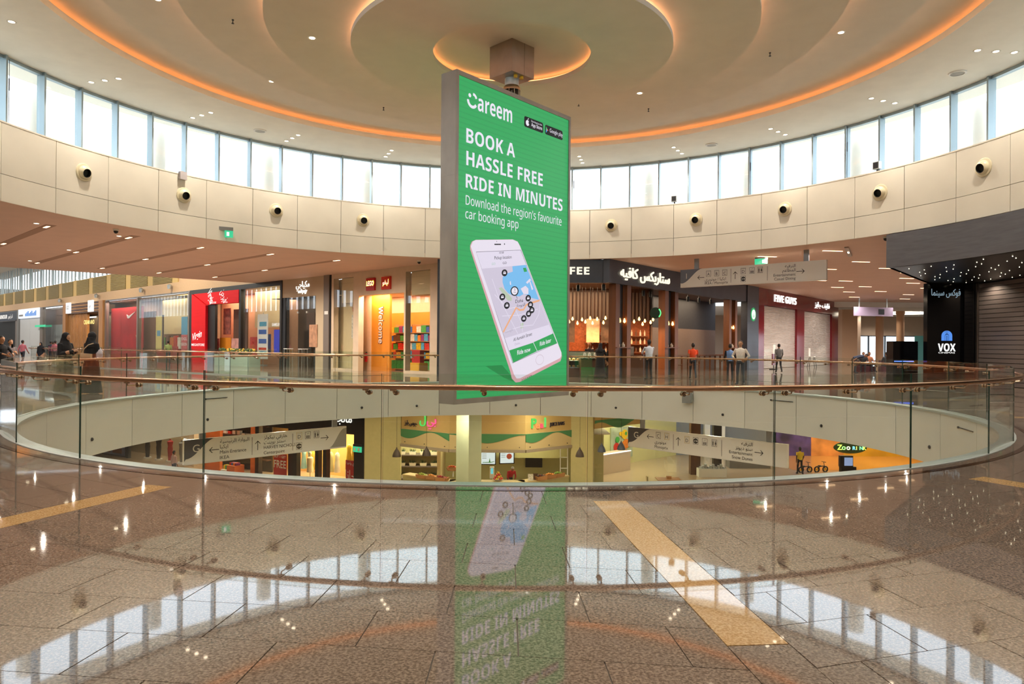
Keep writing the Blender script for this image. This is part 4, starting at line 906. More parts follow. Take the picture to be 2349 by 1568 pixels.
for k, (u0, u1) in enumerate(((.77, 2.27), (6.03, 7.65), (15.1, 16.44))):
    c = FR.thing('clad_column', ('wood clad double column with two filament bulbs, nearest the coffee counter', 'wood clad double column with two filament bulbs, middle of the coffee shop', 'wood clad double column with bulbs beside the slate end pillar')[k], 'column', (u0 + u1) / 2, .3)
    w = (u1 - u0) * .26
    FR.box(c, 'post', M_bwood, u0, u0 + w, .1, .5, 0, 4.62); FR.box(c, 'post', M_bwood, u1 - w, u1, .1, .5, 0, 4.62); FR.box(c, 'core', M_dark, u0 + w + .1, u1 - w - .1, .3, .5, 0, 4.62)
    for u in (u0 + w + .12, u1 - w - .12):
        x = u - c['u']; MB().cyl((x, -.12, 2.95), (x, -.12, 4.62), .008, 5).build('cord', M_black, c); MB().lathe([(.001, 0), (.055, .04), (.07, .1), (.035, .2), (.03, .24)], 10).build('bulb', M_bulb, c, True, (x, -.12, 2.72))
        MB().lathe([(.001, 0), (.09, .01), (.1, .12), (.03, .2), (.05, .24), (.0001, .25)], 10).build('jar', mat('glass jar', '#d9cbb8', .15), c, True, (x, -.05, 1.52))
    FR.box(c, 'shelf', M_bwood, u0, u1, .0, .12, 1.48, 1.52)
for k in range(32):
    x = 1.0 + .215 * k + random.uniform(-.07, .07); z = 2.66 + (0, .2, .09, .28)[k % 4] + random.uniform(-.04, .04); y = 18.5 + (0, .3, .15)[k % 3]
    c = thing('pendant_bulb', 'glowing filament bulb in the long row above the coffee counter', 'lamp', (x, y, z), 0, 'filament bulbs above the coffee counter')
    MB().lathe([(.001, 0), (.05, .035), (.065, .09), (.03, .18), (.025, .21)], 10).build('bulb', M_bulb, c, True); MB().cyl((0, 0, .21), (0, 0, 4.75 - z), .008, 5).build('cord', M_black, c)
lamp('AREA', (4.5, 18.7, 2.65), 110 * P_SHOP, (1, .5, .2), 7, None, sizey=.4, name='bulb_row_light')
_can = MB().lathe([(.09, -.3), (.09, 0)], 12).cyl((0, 0, 0), (0, 0, .16), .02, 6).mesh('can_spotlight', M_black, True)
for u, d in ((-1, 0),):
    pass
for x, y in ((3.35, 16.2), (4.55, 15.6)): tag(link('can_spotlight', _can, None, (x, y, 4.6)), 'black can spotlight under the coffee shop ceiling', 'spotlight', 'black can spotlights in the coffee shop')
for u in (5.2, 6.0, 9.2, 10.8, 12.4, 14.2): tag(link('can_spotlight', _can, None, FR.w(u, 1.0, 4.6)), 'black can spotlight under the coffee shop ceiling', 'spotlight', 'black can spotlights in the coffee shop')
# counter, food case, menu boards, stools
c = thing('food_case', 'glass pastry case with yellow lit food on the coffee counter', 'display case', (3.5, 17.0, 0))
Bx('base', M_dwood, c, -1.1, 1.0, -.5, .5, 0, .42); Bx('back', M_dark, c, -1.1, 1.0, .42, .5, .42, 1.3)
for z in (.45, .8): Bx('shelf', M_alu, c, -1.1, 1.0, -.45, .42, z, z + .02)
for z in (.47, .82):
    for k in range(9): MB().sphere((-.98 + .23 * k, -.2, z + .06), .085, 8, 5, sc=(1, 1.4, .75)).build('pastry', mat('pastry %d' % (k % 3), ('#d9a03a', '#b9772c', '#cfc04a')[k % 3], .6), c, True)
MB().box(-1.1, 1.0, -.5, -.49, .42, 1.3).box(-1.1, 1.0, -.5, .42, 1.3, 1.31).build('glass', M_sglass, c); lamp('AREA', (0, 0, 1.27), 22 * P_SHOP, (1, .85, .45), 2, c, sizey=.5)
c = thing('green_counter', 'low green fronted counter at the coffee shop entrance', 'counter', (4.3, 16.1, 0), R_(6))
Bx('front', mat('cafe green', '#3f7d3c', .5), c, -.8, .75, -.03, 0, 0, .5); Bx('body', M_dwood, c, -.8, .75, 0, .6, 0, .92); Bx('top', M_dark, c, -.85, .8, -.05, .65, .92, .96)
for k, x in enumerate((-.55, -.3, .0)): MB().lathe([(.001, 0), (.07, 0), (.075, .18), (.05, .26), (.0001, .27)], 10).build('jar', M_white, c, True, (x, .3, .96))
for k, (x, m1) in enumerate(((4.5, mat('menu cream', '#d8b894', .5, noise=.2, scale=4)), (5.3, mat('menu dark', '#4b3a30', .5, noise=.5, scale=4)))):
    tag(Bx('menu_board', m1, None, x - .36, x + .36, 19.6, 19.64, 1.75, 3.05), ('cream menu board behind the coffee counter', 'dark menu board behind the coffee counter, right of the cream one')[k], 'menu board')
tag(Bx('menu_board', MATS['menu dark'], None, 2.9, 3.5, 19.6, 19.64, 1.75, 3.0), 'dark menu board at the left end of the coffee bar, next to the green screen', 'menu board')
c = thing('bottle_shelf', 'dark wall shelf with rows of bottles and glasses behind the coffee bar', 'shelf', (6.0, 20.0, 1.2))
for z in (0, .45, .9): Bx('board', M_dwood, c, -1.9, 1.6, -.2, .2, z, z + .04)
for z in (.04, .49, .94):
    for k in range(14): MB().lathe([(.001, 0), (.05, 0), (.05, .18), (.02, .26), (.02, .32)], 8).build('bottle', (M_white, MATS['glass jar'], M_dwood)[k % 3], c, True, (-1.7 + .24 * k, 0, z))
tag(Bx('coffee_bar', M_dwood, None, 2.2, 7.4, 18.0, 18.7, 0, 1.08), 'long dark wooden coffee bar at the back of the coffee shop', 'counter')
tag(Bx('coffee_machine', M_steel, None, 5.6, 6.5, 18.1, 18.6, 1.08, 1.55), 'steel coffee machine on the dark wooden bar', 'coffee machine')
def roundsign(x, y, z, lab):
    c = thing('blade_sign', lab, 'sign', (x, y, z)); MB().prism([(.3 * cos(2 * pi * k / 24), .3 * sin(2 * pi * k / 24)) for k in range(24)], -.04, .04).build('disc', mat('dark green disc', '#123822', .4), c); MB().prism([(.3 * cos(R_(a)), .3 * sin(R_(a))) for a in range(-50, 51, 10)] + [(.24 * cos(R_(a)), .24 * sin(R_(a))) for a in range(50, -51, -10)], -.05, -.04).build('glow', emis('roundel glow', '#49c26b', 1.5), c)
roundsign(*FR.w(4.9, .1, 3.35), 'dark round sign with a green glowing rim on the middle cafe column')
for k, u in enumerate((4.6, 9.6, 11.8)):
    c = FR.thing('cafe_chair', ('brown wooden cafe chair nearest the coffee counter', 'brown wooden cafe chair, middle of the three behind the glass', 'brown wooden cafe chair nearest the slate end pillar')[k], 'chair', u, 1.0, turn=R_(30 * k))
    for a in (-1, 1):
        for b in (-1, 1): MB().box(a * .2 - .02, a * .2 + .02, b * .2 - .02, b * .2 + .02, 0, .45 if b < 0 else .95).build('leg', M_bwood, c)
    Bx('seat', M_bwood, c, -.23, .23, -.23, .23, .45, .49); Bx('backrest', M_bwood, c, -.2, .2, .18, .21, .65, .95)

t = FR.thing('burger_shop', 'closed shop with glossy dark red fascia and two pale roller shutters', 'shop', 30.5)
M_5r = mat('dark red gloss', '#7c1722', .12)
FR.box(t, 'fascia', M_5r, 20.1, 41.0, 0, .4, 4.56, 5.75)
for u0, u1 in ((20.1, 21.3), (28.8, 30.7), (38.9, 41.0)): FR.box(t, 'jamb', M_5r, u0, u1, .02, .4, 0, 4.56)
M_shut = mat('pale shutter', '#e2d8d2', .2, .35)
for u0, u1 in ((21.3, 28.8), (30.7, 38.9)):
    mb = MB(); w = u1 - u0
    n = 44
    for k in range(n): z = 4.56 * k / n; mb.raw([(0, .2, z), (w, .2, z), (w, .165, z + .05), (0, .165, z + .05), (w, .2, z + 4.56 / n), (0, .2, z + 4.56 / n)], [(0, 1, 2, 3), (3, 2, 4, 5)])
    o = mb.build('roller_shutter', M_shut, t, loc=(u0 - 30.5, 0, 0)); o['kind'] = 'stuff'
    FR.box(t, 'shutter_back', M_grey, u0, u1, .25, .3, 0, 4.56)
FR.text(t, 'FIVE GUYS', M_lit, 23.32, -.03, 4.92, .74, width=5.1, raw=False, bold=1, ext=.03); FR.text(t, arabic('فايف جايز'), M_lit, 33.48, -.03, 5.02, .62, width=4.4, ext=.03)
c = FR.thing('notice_stand', 'red notice stand with a white sheet before the burger shop', 'sign stand', 20.9, -.8)
Bx('board', M_5r, c, -.3, .3, -.03, .03, .3, 1.1); Bx('sheet', M_white, c, -.26, .26, -.04, -.03, 1.1, 1.75); Bx('foot', M_dark, c, -.3, .3, -.2, .2, 0, .04); Bx('post', M_dark, c, -.03, .03, -.02, .02, .04, .3)
c = FR.thing('high_chair', 'white high chair with a dark base between the two shutters', 'chair', 29.6, -.9)
for a in (-1, 1):
    for b in (-1, 1): MB().tube([(a * .28, b * .28, 0), (a * .15, b * .15, .8)], .02, 6).build('leg', M_dark, c)
Bx('seat', M_white, c, -.22, .22, -.22, .22, .8, .86); Bx('backrest', M_white, c, -.22, .22, .18, .22, .86, 1.5)

# ---- far hall on the right, seen past the burger shop
M_fbeige = mat('far hall beige', '#cfa27c', .6); M_farw = mat('far hall wall', '#c9b09a', .7)
M_day = emis('daylight beyond the far windows', '#eef3f5', 2.2)
fw = structure(MB().box(20, 62, 64.8, 65.2, 2.95, 6).box(20, 40.4, 64.8, 65.2, 0, 2.95).box(52, 62, 64.8, 65.2, 0, 2.95).build('wall_far', M_farw))
structure(MB().box(18, 62, 45.6, 65.2, 5.27, 5.4).box(18, 62, 45.5, 45.75, 5.27, 6.0).build('ceiling', M_soff))
wn = structure(MB().box(40.4, 52, 64.75, 65.0, 2.9, 3.0).box(40.4, 52, 64.75, 65.0, 0, .08).build('window_2', M_dark))
for k in range(6): x = 40.5 + 1.95 * k; Bx('mullion', M_dark, wn, x - .06, x + .06, 64.75, 65, 0, 2.95); Bx('pane', M_wglass, wn, x + .06, x + 1.89, 64.88, 64.9, .08, 2.9)
for k, (x, y, r, L_) in enumerate(((33.0, 50.5, .75, 'left beige square pier at the end of the burger shop'), (35.2, 53.0, .32, 'pale square pier right behind the beige pier'))):
    tag(Bx('square_pier', (M_fbeige, M_farw)[k], None, x - r, x + r, y - r, y + r, 0, 5.27 if y > 45.5 else 5.75), L_, 'pier')
for k, (px, y) in enumerate(((2017.5, 50), (2065, 52))):
    x = .063 + (px - 1174.5) / 1621.6 * (y + 19.2)
    tag(MB().lathe([(.36, 0), (.36, 4.9), (.42, 5.0), (.42, 5.27)], 20).build('round_column', M_fbeige, None, True, (x, y, 0)), ('round beige column before the far windows, left of the pair', 'round beige column before the far windows, right of the pair')[k], 'column')
for k in range(26): 
    x, y = random.uniform(30, 47), random.uniform(47, 63)
    downlight(x, y, 5.27, 'tiny bright spot in the pale ceiling of the far hall on the right', 'spots in the far hall ceiling', 190 if k % 4 == 0 else 0)
t = thing('ring_lamp', 'pale oval ring lamp in the far hall ceiling beside the black cinema panel', 'ceiling light', (40.5, 54, 5.2)); MB().tube([(2.4 * cos(2 * pi * k / 32), 1.6 * sin(2 * pi * k / 32), 0) for k in range(32)], .12, 8, True).build('ring', emis('ring lamp glow', '#fff1d6', 2.5), t, True)
for k, (px, y) in enumerate(((2054, 42), (2086, 42))):
    x = .063 + (px - 1174.5) / 1621.6 * (y + 19.2)
    t = thing('escalator_newel', ('glass escalator end with a curved rail, left of two in the far hall', 'glass escalator end with a curved rail, right of two near the dark counter')[k], 'escalator', (x, y, 0))
    MB().prism([(-.6, 0), (.7, 0), (.7, .3), (.35, .95), (.05, 1.15), (-.4, 1.15), (-.6, .95)], -.02, .02).build('glass_side', M_bglass, t); MB().tube([(-.6, 0, .95), (-.4, 0, 1.18), (.05, 0, 1.18), (.38, 0, .98), (.75, 0, .3)], .05, 8).build('rubber_rail', M_lgrey, t)
tag(Bx('hoarding', mat('teal hoarding', '#4f8f88', .5), None, 47.2, 48.3, 63.5, 63.6, 0, 3.0), 'teal hoarding with a white letter panel beside the far windows', 'hoarding')
t = thing('wayfinding_sign', 'small lilac wayfinding sign hanging far behind the burger shop', 'sign', (30.2, 40.5, 4.25), R_(15)); Bx('panel', mat('lilac panel', '#b4a4c4', .4), t, -1.5, 2.4, -.06, .06, 0, .75); Bx('arrow', M_dark, t, .9, 1.5, -.07, -.06, .15, .6)
for x in (-1.0, 1.8): Bx('post', M_alu, t, x - .05, x + .05, -.03, .03, .75, 1.5)

# ---- cinema entrance on the right: curved grey fascia, black star ceiling, black wall, dark shutter
t = thing('cinema_entrance', 'black cinema entrance under a curved grey fascia with a starry ceiling', 'cinema front', (18.5, 4, 0))
M_vgrey = mat('charcoal fascia render', '#5b5a5f', .55, noise=.14, scale=5, stretch=(.3, .3, 2.5)); M_vblk = mat('black gloss wall', '#08080b', .12); M_vceil = mat('black star ceiling', '#0b090d', .35)
def cpart(mb, name, m, smooth=False): mb.v = [(x - 18.5, y - 4, z) for x, y, z in mb.v]; return mb.build(name, m, t, smooth)
cpart(MB().arc(15.1, 15.25, 4.5, 5.7, 64.6, 130, 24), 'fascia', M_vgrey, True)
pts = [polar(15.16, a)[:2] for a in range(130, 64, -5)] + [(13.77, 6.55), (18.71, 12.57), (20.9, 12.5), (20.9, -10)]
cpart(MB().slab(pts, 4.5, 4.56), 'star_ceiling', M_vceil)
cpart(MB().slab([(13.77, 6.55), (13.9, 6.5), (18.84, 12.5), (18.71, 12.57)], 4.5, 5.74), 'fascia_return', M_vgrey)
cpart(MB().box(18.68, 20.25, 12.5, 12.8, 0, 4.5), 'black_wall', M_vblk); cpart(MB().box(20.25, 20.75, 12.35, 12.8, 0, 4.5), 'black_pier', M_vblk); cpart(MB().box(20.72, 20.78, 12.2, 12.3, 0, 4.5), 'metal_post', M_steel)
M_vsh = mat('dark brown shutter slat', '#6a605c', .4, .2)
_sl = MB().prism([(-11, 0), (11, 0), (11, .17), (-11, .17)], 0, .05); _sl.v = [(y, x, z) for x, y, z in _sl.v]; _slm = _sl.mesh('shutter_slat', M_vsh)
for k in range(23): link('shutter_slat', _slm, t, (2.3, -2.8, .02 + .194 * k))
cpart(MB().box(20.9, 21.2, -10, 12.8, 0, 4.6), 'shutter_back', M_black)
blue = emis('blue arch', '#4a7fd0', .8)
for r0, r1, zb in ((.23, .20, 0), (.185, .155, 0), (.14, .10, 0), (.06, .025, 0)):
    mb = MB()
    out_ = [(19.55 + r0, 1.93)] + [(19.55 + r0 * cos(R_(a)), 2.15 + r0 * sin(R_(a))) for a in range(0, 181, 15)] + [(19.55 - r0, 1.93)]
    in_ = [(19.55 + r1, 1.93)] + [(19.55 + r1 * cos(R_(a)), 2.15 + r1 * sin(R_(a))) for a in range(0, 181, 15)] + [(19.55 - r1, 1.93)]
    for j in range(len(out_) - 1): mb.prism([out_[j], out_[j + 1], in_[j + 1], in_[j]], 12.46, 12.5)
    cpart(mb, 'logo', blue)
link('lettering', text_mesh('VOX', emis('white sign letters', '#e8e6e2', .9), .48, width=.78, raw=False, bold=1, align='CENTER', ext=.01), t, (19.55 - 18.5, 12.48 - 4, 1.46)); link('lettering', text_mesh('CINEMAS', MATS['white sign letters'], .1, width=.74, align='CENTER'), t, (19.55 - 18.5, 12.49 - 4, 1.36))
link('lettering', text_mesh(arabic('فوكس سينما'), emis('reflected sign letters', '#9fb9c8', .35), .42, width=1.3, align='CENTER', ext=.01), t, (19.5 - 18.5, 12.48 - 4, 3.95))  # sign's reflection in the gloss wall, put in as faint glowing letters
_st = MB().lathe([(.001, -.02), (.013, -.012), (.013, 0)], 8).mesh('star_lamp', emis('star lamp', '#fff0cc', 5.0)); ns = 0
for i in range(8):
    for j in range(22):
        x, y = 14.6 + .78 * i + .3 * (j % 2), 11.6 - .82 * j + .35 * (i % 2)
        r = math.hypot(x, y)
        if r < 15.6 or x > 20.5 or y > 12.2 or (x - 13.77) * .77 - (y - 6.55) * .636 < .3: continue
        so = link('star_lamp', _st, None, (x + random.uniform(-.05, .05), y, 4.5)); ns += 1
        if ns % 9 == 4: lamp('SPOT', (0, 0, -.04), 70, (1, .86, .66), .05, so, spot=150)
        tag(so, 'tiny point lamp in the black ceiling of the cinema entrance', 'ceiling light', 'star lamps in the cinema ceiling')
dome(14.0, 7.2, 5.75, 'white dome camera under the gallery soffit beside the grey cinema fascia')
dome(-14.6, 6.9, 5.75, 'small dark dome camera under the terracotta soffit at the left')
dome(-4.6, 16.0, 5.75, 'dark dome camera under the soffit beside the screen, above the toy shop')
t = thing('dark_counter', 'low dark counter with a thin blue light line beside the cinema wall', 'counter', (18.3, 13.6, 0)); Bx('body', M_vblk, t, -.55, .6, 0, .6, 0, 1.9); Bx('light_line', emis('blue line', '#4a6df0', 2.0), t, -.5, .4, -.02, 0, .95, .99)
t = thing('track_light', 'slim chrome track light on the soffit next to the grey cinema fascia', 'ceiling light', (14.6, 11.4, 5.70), R_(62)); Bx('rail', M_steel, t, -1.6, 1.6, -.08, .08, 0, .05); Bx('lens', M_led, t, -.2, .2, -.03, .03, -.012, 0)

# =================================================================== GROUND LEVEL seen through the opening
GZ = -6.44
gfl = structure(MB().slab([(-70, -20), (70, -20), (70, 70), (-70, 70)], GZ - .1, GZ).build('floor', mat('ground floor stone', '#b39a7c', .12, noise=.05, scale=.6)))
structure(MB().box(-70, 70, 69, 69.3, GZ, -1.4).box(-70, -69.7, -20, 69, GZ, -1.4).box(69.7, 70, -20, 69, GZ, -1.4).box(-70, 70, -20.3, -20, GZ, -1.4).build('wall_ground', M_farw))
# ceiling lamps of the ground level gallery (on the slab underside)
for k, (x, y) in enumerate([polar(13.2, a)[:2] for a in range(-96, 105, 17)] + [polar(16.5, a)[:2] for a in range(-90, 100, 24)] + [(-22, 18), (-27, 22), (21, 22), (24, 26), (16, 21)]):
    t = thing('panel_lamp', 'flat square ceiling lamp on the underside of the upper floor slab', 'ceiling light', (x, y, -1.42), 0, 'square lamps below the slab')
    MB().box(-.32, .32, -.32, .32, 0, .05).build('frame', M_white, t); lamp('AREA', (0, 0, -.02), 55 * P_LOWER, (1, .86, .62), .55, t)

# ---- left ground row
FG = Row((-7.9, 18.8), (.864, -.503), 25.99, 28.83)
M_gw = mat('olive cream wall', '#c5bb84', .6, noise=.04)
M_ow = mat('orange veneer', '#c9662a', .45, noise=.2, scale=2, stretch=(.3, .3, 2))
t = FG.thing('dress_shop', 'black framed clothes shop with red sale banners on the lower floor', 'shop', -4.0, 0, GZ)
FG.box(t, 'header', M_black, -8.3, .05, 0, .3, -3.35, -1.42)
for u0, u1 in ((-5.7, -5.0), (-3.55, -3.3), (-2.95, -2.68), (-.65, .05), (-8.5, -8.2)): FG.box(t, 'post', M_black, u0, u1, 0, .3, GZ, -3.3)
FG.box(t, 'back_wall', mat('warm shop wall', '#d9a25c', .6), -12, .0, 3.0, 3.1, GZ, -3.3); FG.box(t, 'shop_ceiling', M_shopc, -12, .0, .3, 3.1, -3.35, -3.3); FG.box(t, 'glass_pane', M_sglass, -8.2, -5.7, .1, .11, GZ, -3.35); FG.box(t, 'side_wall', M_ow, -.05, .0, .3, 3, GZ, -3.3)
FG.text(t, arabic('مانجو'), M_lit, -2.1, -.03, -2.72, .75, fit=1.3, ext=.02); FG.light(t, -5, 1.7, -3.4, 6, 1.6, 200, (1, .82, .5))
for k, (u0, u1, z0, z1, b, ar) in enumerate(((-6.75, -5.68, -6.1, -4.85, 'FREE', 0), (-1.62, -.6, -6.25, -4.85, arabic('مجانا'), 1))):
    o = FG.thing('sale_banner', ('red sale banner with white capitals behind the lower shop glass', 'red sale banner with large white script in the lower shop window')[k], 'banner', (u0 + u1) / 2, -.12 if k == 0 else .4, GZ)
    d = o['d']; FG.box(o, 'sheet', M_redp, u0, u1, d, d + .02, z0, z1); FG.box(o, 'foot', M_dark, u0, u1, d - .1, d + .12, GZ, GZ + .04); FG.box(o, 'pole', M_dark, (u0 + u1) / 2 - .02, (u0 + u1) / 2 + .02, d + .02, d + .05, GZ, z1)
    FG.text(o, b, M_white, (u0 + u1) / 2, d - .012, z0 + (.45 if k == 0 else .3), .62 if k == 0 else .8, align='CENTER', fit=1.0, bold=1 - ar); 
    FG.text(o, 'BUY 1 GET' if k == 0 else arabic('اشتري واحدة'), M_white, (u0 + u1) / 2, d - .012, z1 - .22, .2, align='CENTER', fit=.95, bold=1 - ar)
def garment(u, d, z, c, lab):
    o = FG.thing('dress', lab, 'dress', u, d, GZ + z, 'dresses on the lower shop rail')
    MB().lathe([(.001, 0), (.19, 0), (.15, .5), (.11, .75), (.15, 1.0), (.09, 1.12), (.0001, 1.13)], 12).build('cloth', mat('dress ' + c, c, .8, noise=.1), o, True); MB().tube([(-.12, 0, 1.08), (0, 0, 1.18), (.12, 0, 1.08)], .01, 5).build('hanger', M_alu, o); MB().cyl((0, 0, 1.18), (0, 0, 1.3), .008, 5).build('hook', M_alu, o)
for k, (u, c) in enumerate(((-5.6, '#9fc7c2'), (-5.2, '#86b9b4'), (-4.9, '#d8c14a'), (-4.5, '#e0cfa0'), (-3.4, '#c9c08a'), (-3.0, '#e6e0c8'), (-2.0, '#d9b92e'), (-1.7, '#d9b92e'))):
    garment(u - .4, 1.5 + .1 * (k % 2), .55 if k < 6 else 1.1, c, 'hanging dress on the rail inside the lower clothes shop')
o = FG.thing('mannequin', 'cream shop mannequin torso with a cap in the lower clothes shop', 'mannequin', -4.75, .8, GZ)
MB().lathe([(.2, .55), (.19, .75), (.15, .95), (.2, 1.2), (.17, 1.38), (.06, 1.45), (.06, 1.52)], 14).build('torso', M_cream, o, True); MB().sphere((0, 0, 1.62), .1, 12, 8, sc=(1, 1, 1.2)).build('head', M_cream, o, True); MB().cyl((0, 0, 0), (0, 0, .56), .02, 8).build('pole', M_steel, o); MB().lathe([(.18, 0), (.18, .02)], 16).build('foot', M_steel, o)
# pillar, shelf shop with orange veneer
t = FG.thing('shoe_shop', 'lower shop with orange wood panels and dark shelves of goods', 'shop', -11, 0, GZ)
FG.box(t, 'wood_panel', M_ow, -13.2, -11.7, 0, .2, GZ, -1.42); FG.box(t, 'wood_panel', M_ow, -14.6, -13.2, .05, .25, -2.9, -1.42); FG.box(t, 'wood_panel', M_ow, -8.9, -8.5, 0, .2, GZ, -1.42); FG.box(t, 'shelf_back', M_black, -15, -8.9, 1.6, 1.7, GZ, -1.42); FG.box(t, 'side_wall', M_int, -14.7, -14.5, .2, 1.6, GZ, -1.42)
for z in (-5.7, -5.0, -4.3, -3.6, -2.9, -2.2): FG.box(t, 'board', M_dwood, -14.4, -8.9, 1.2, 1.6, z, z + .05)
FG.light(t, -11, .8, -1.5, 4, .8, 120, (1, .8, .55)); FG.light(t, -11.5, -.6, -1.5, 4, .4, 60, (1, .8, .55))
for z in (-5.0, -4.3, -3.6, -2.9, -2.2):
    for k in range(12):
        u = -14.2 + .44 * k; o = MB().box(-.14, .14, -.1, .1, 0, random.uniform(.1, .28)).build('shelf_goods', PM[random.randrange(9)] if random.random() < .45 else M_white, None, False, FG.w(u, 1.35, z + .05), FG.rot)
        tag(o, 'small pale packet on the dark shelves of the orange wood shop', 'packet', 'goods on the dark shelves')
for k, (u, dd, c) in enumerate(((-9.6, -.5, M_ow), (-10.4, -.3, M_white))):
    o = FG.thing('display_table', ('orange display cube with small goods before the lower shoe shop', 'low white display table before the lower shoe shop')[k], 'table', u, dd, GZ); Bx('body', c, o, -.35, .35, -.35, .35, 0, .7 if k == 0 else .35)
    for j in range(4): Bx('goods', PM[(j * 2 + k) % 9], o, -.3 + .16 * j, -.18 + .16 * j, -.2, .1, .7 if k == 0 else .35, (.85 if k == 0 else .6))
# far left lower shop: glass with mannequins, poster wall
t = FG.thing('fashion_window', 'lower glass shop window with dim mannequins at the left', 'shop', -19, 0, GZ)
FG.box(t, 'back_wall', M_tau, -30, -14.7, 2.0, 2.1, GZ, -1.42); FG.box(t, 'sign_panel', M_dark, -21.6, -21.3, 0, .2, GZ, -1.42)
for k in range(4): FG.box(t, 'glass_pane', M_sglass, -21.3 + 1.65 * k, -19.68 + 1.65 * k, 0, .012, GZ, -1.6)
FG.box(t, 'poster', M_black, -19.6, -18.2, .8, .85, -4.9, -3.0); FG.box(t, 'poster', M_redp, -17.6, -16.2, .9, .95, -4.2, -2.6); FG.text(t, 'FUN', M_lit, -15.2, -.05, -4.95, .5, fit=.9, bold=1); FG.light(t, -18, 1.0, -1.6, 5, .8, 90, (1, .85, .6))
for k in range(4):
    u = -20.2 + 1.25 * k; o = FG.thing('mannequin', ('dark clothed mannequin, first from the left in the lower glass window', 'dark clothed mannequin, second from the left in the lower glass window', 'mannequin in red, third from the left in the lower glass window', 'grey clothed mannequin, rightmost in the lower glass window')[k], 'mannequin', u, .7, GZ)
    MB().lathe([(.12, .1), (.14, .5), (.17, .85), (.14, 1.05), (.2, 1.35), (.06, 1.45), (.05, 1.52)], 12).build('figure', (M_dark, M_black, M_redp, M_grey)[k], o, True); MB().sphere((0, 0, 1.63), .09, 10, 7, sc=(1, 1, 1.25)).build('head', M_cream, o, True); MB().lathe([(.25, 0), (.25, .1)], 16).build('plinth', M_white, o)
t = FG.thing('poster_wall', 'dark purple hoarding with a blue grey dome poster at the lower left', 'hoarding', -26, 0, GZ)
FG.box(t, 'board', mat('dark plum board', '#2f2530', .6), -32, -21.6, .1, .3, GZ, -1.42); FG.box(t, 'poster', mat('dusty blue', '#6f7390', .6), -24.4, -21.9, .06, .1, GZ + .1, -4.6)
for u, r in ((-23.9, .35), (-22.7, .55)): FG.prism(t, 'dome_print', mat('brown print', '#6b3a24', .6), [(u + r * cos(R_(a)), -6.2 + r * sin(R_(a)) * 1.2) for a in range(0, 181, 20)], .04, .06)

# ---- olive walls beside the juice bar, round-ish column
structure(MB().slab([(-7.9, 18.8), (-5.98, 19.5), (-5.98, 19.8), (-8.1, 19.2)], GZ, -1.42).slab([(3.33, 19.5), (4.5, 19.2), (4.6, 19.5), (3.4, 19.8)], GZ, -1.42).build('wall_bar', M_gw))
t = thing('square_column', 'tall pale green square column standing before the juice bar', 'column', (-1.93, 14.1, GZ), R_(-42)); Bx('shaft', mat('pale green plaster', '#b9c2a2', .5, noise=.1, scale=.9), t, -.42, .42, -.42, .42, 0, -1.42 - GZ)

# ---- juice bar
t = thing('juice_bar', 'curved juice bar with beige band, green wave panels and fruit counter', 'juice bar', (-1.3, 18.5, GZ))
M_band = mat('sand yellow band', '#cfb070', .6, noise=.03); M_wave = mat('green wave panel', '#4d9060', .35); M_ply = mat('pale plywood', '#d6c08e', .55)
def jb(mb, name, m, smooth=False): mb.v = [(x + 1.3, y - 18.5, z - GZ) for x, y, z in mb.v]; return mb.build(name, m, t, smooth)
F3 = [((-5.95, 19.5), (-3.14, 17.5)), ((-3.14, 17.5), (.79, 17.5)), ((.79, 17.5), (3.33, 19.5))]
for (a, b) in F3:
    A, B = Vector(a), Vector(b); L_ = (B - A).length; e = (B - A) / L_; n = Vector((e.y, -e.x))     # n points to the viewer
    W3 = lambda u, d, z: ((A + e * u - n * d).x, (A + e * u - n * d).y, z)
    def pb(u0, u1, d0, d1, z0, z1): mb = MB().box(u0, u1, d0, d1, z0, z1); mb.v = [W3(*v) for v in mb.v]; return mb
    jb(pb(0, L_, 0, .25, -3.02, -1.42), 'sign_band', M_band); jb(pb(0, L_, -.02, .15, -3.85, -3.02), 'valance', M_ply); jb(pb(0, L_, -.1, .2, -4.0, -3.85), 'shutter_box', mat('shutter box', '#a89a86', .5))
    k = 14; top = [(L_ * i / k, -3.04) for i in range(k + 1)]; low = [(L_ * i / k, -3.3 + .22 * cos(2 * pi * i / k * 1.0 + (0 if L_ > 3.6 else 2.2))) for i in range(k, -1, -1)]
    mb = MB().prism(top + low, -.05, -.02); mb.v = [W3(*v) for v in mb.v]; jb(mb, 'wave_panel', M_wave)
    for u in (.3, L_ / 2, L_ - .3): mb = MB().box(u - .02, u + .02, -.06, -.02, -3.75, -3.71); mb.v = [W3(*v) for v in mb.v]; jb(mb, 'stud', M_dark)
    jb(pb(0, L_, .1, .7, -5.62, -5.54), 'counter_top', M_ply); jb(pb(0, L_, .15, .6, GZ, -5.62), 'counter_front', M_gw)
jb(MB().box(-6.9, 5.5, 22.4, 22.5, GZ, -1.42), 'back_wall', mat('pale yellow green wall', '#cfc98e', .6, noise=.03)); jb(MB().box(-4.0, -3.8, 19.6, 22.4, GZ, -3.4), 'side_wall', M_ply); jb(MB().box(-6.9, 5.5, 19.6, 22.4, -3.3, -3.25), 'shop_ceiling', M_shopc)
jb(MB().box(.9, 1.9, 22.35, 22.4, -5.6, -4.6), 'hatch', M_black); jb(MB().box(-2.6, 3.2, 20.5, 20.6, -4.75, -3.3), 'bulkhead', MATS['pale yellow green wall'])
for x in (2.75, 3.15):
    jb(MB().box(x, x + .05, 19.7, 19.75, GZ, -3.9), 'ladder_rail', M_white)
for z in (-4.6, -5.2, -5.8): jb(MB().box(2.75, 3.2, 19.7, 19.75, z, z + .04), 'ladder_rung', M_white)
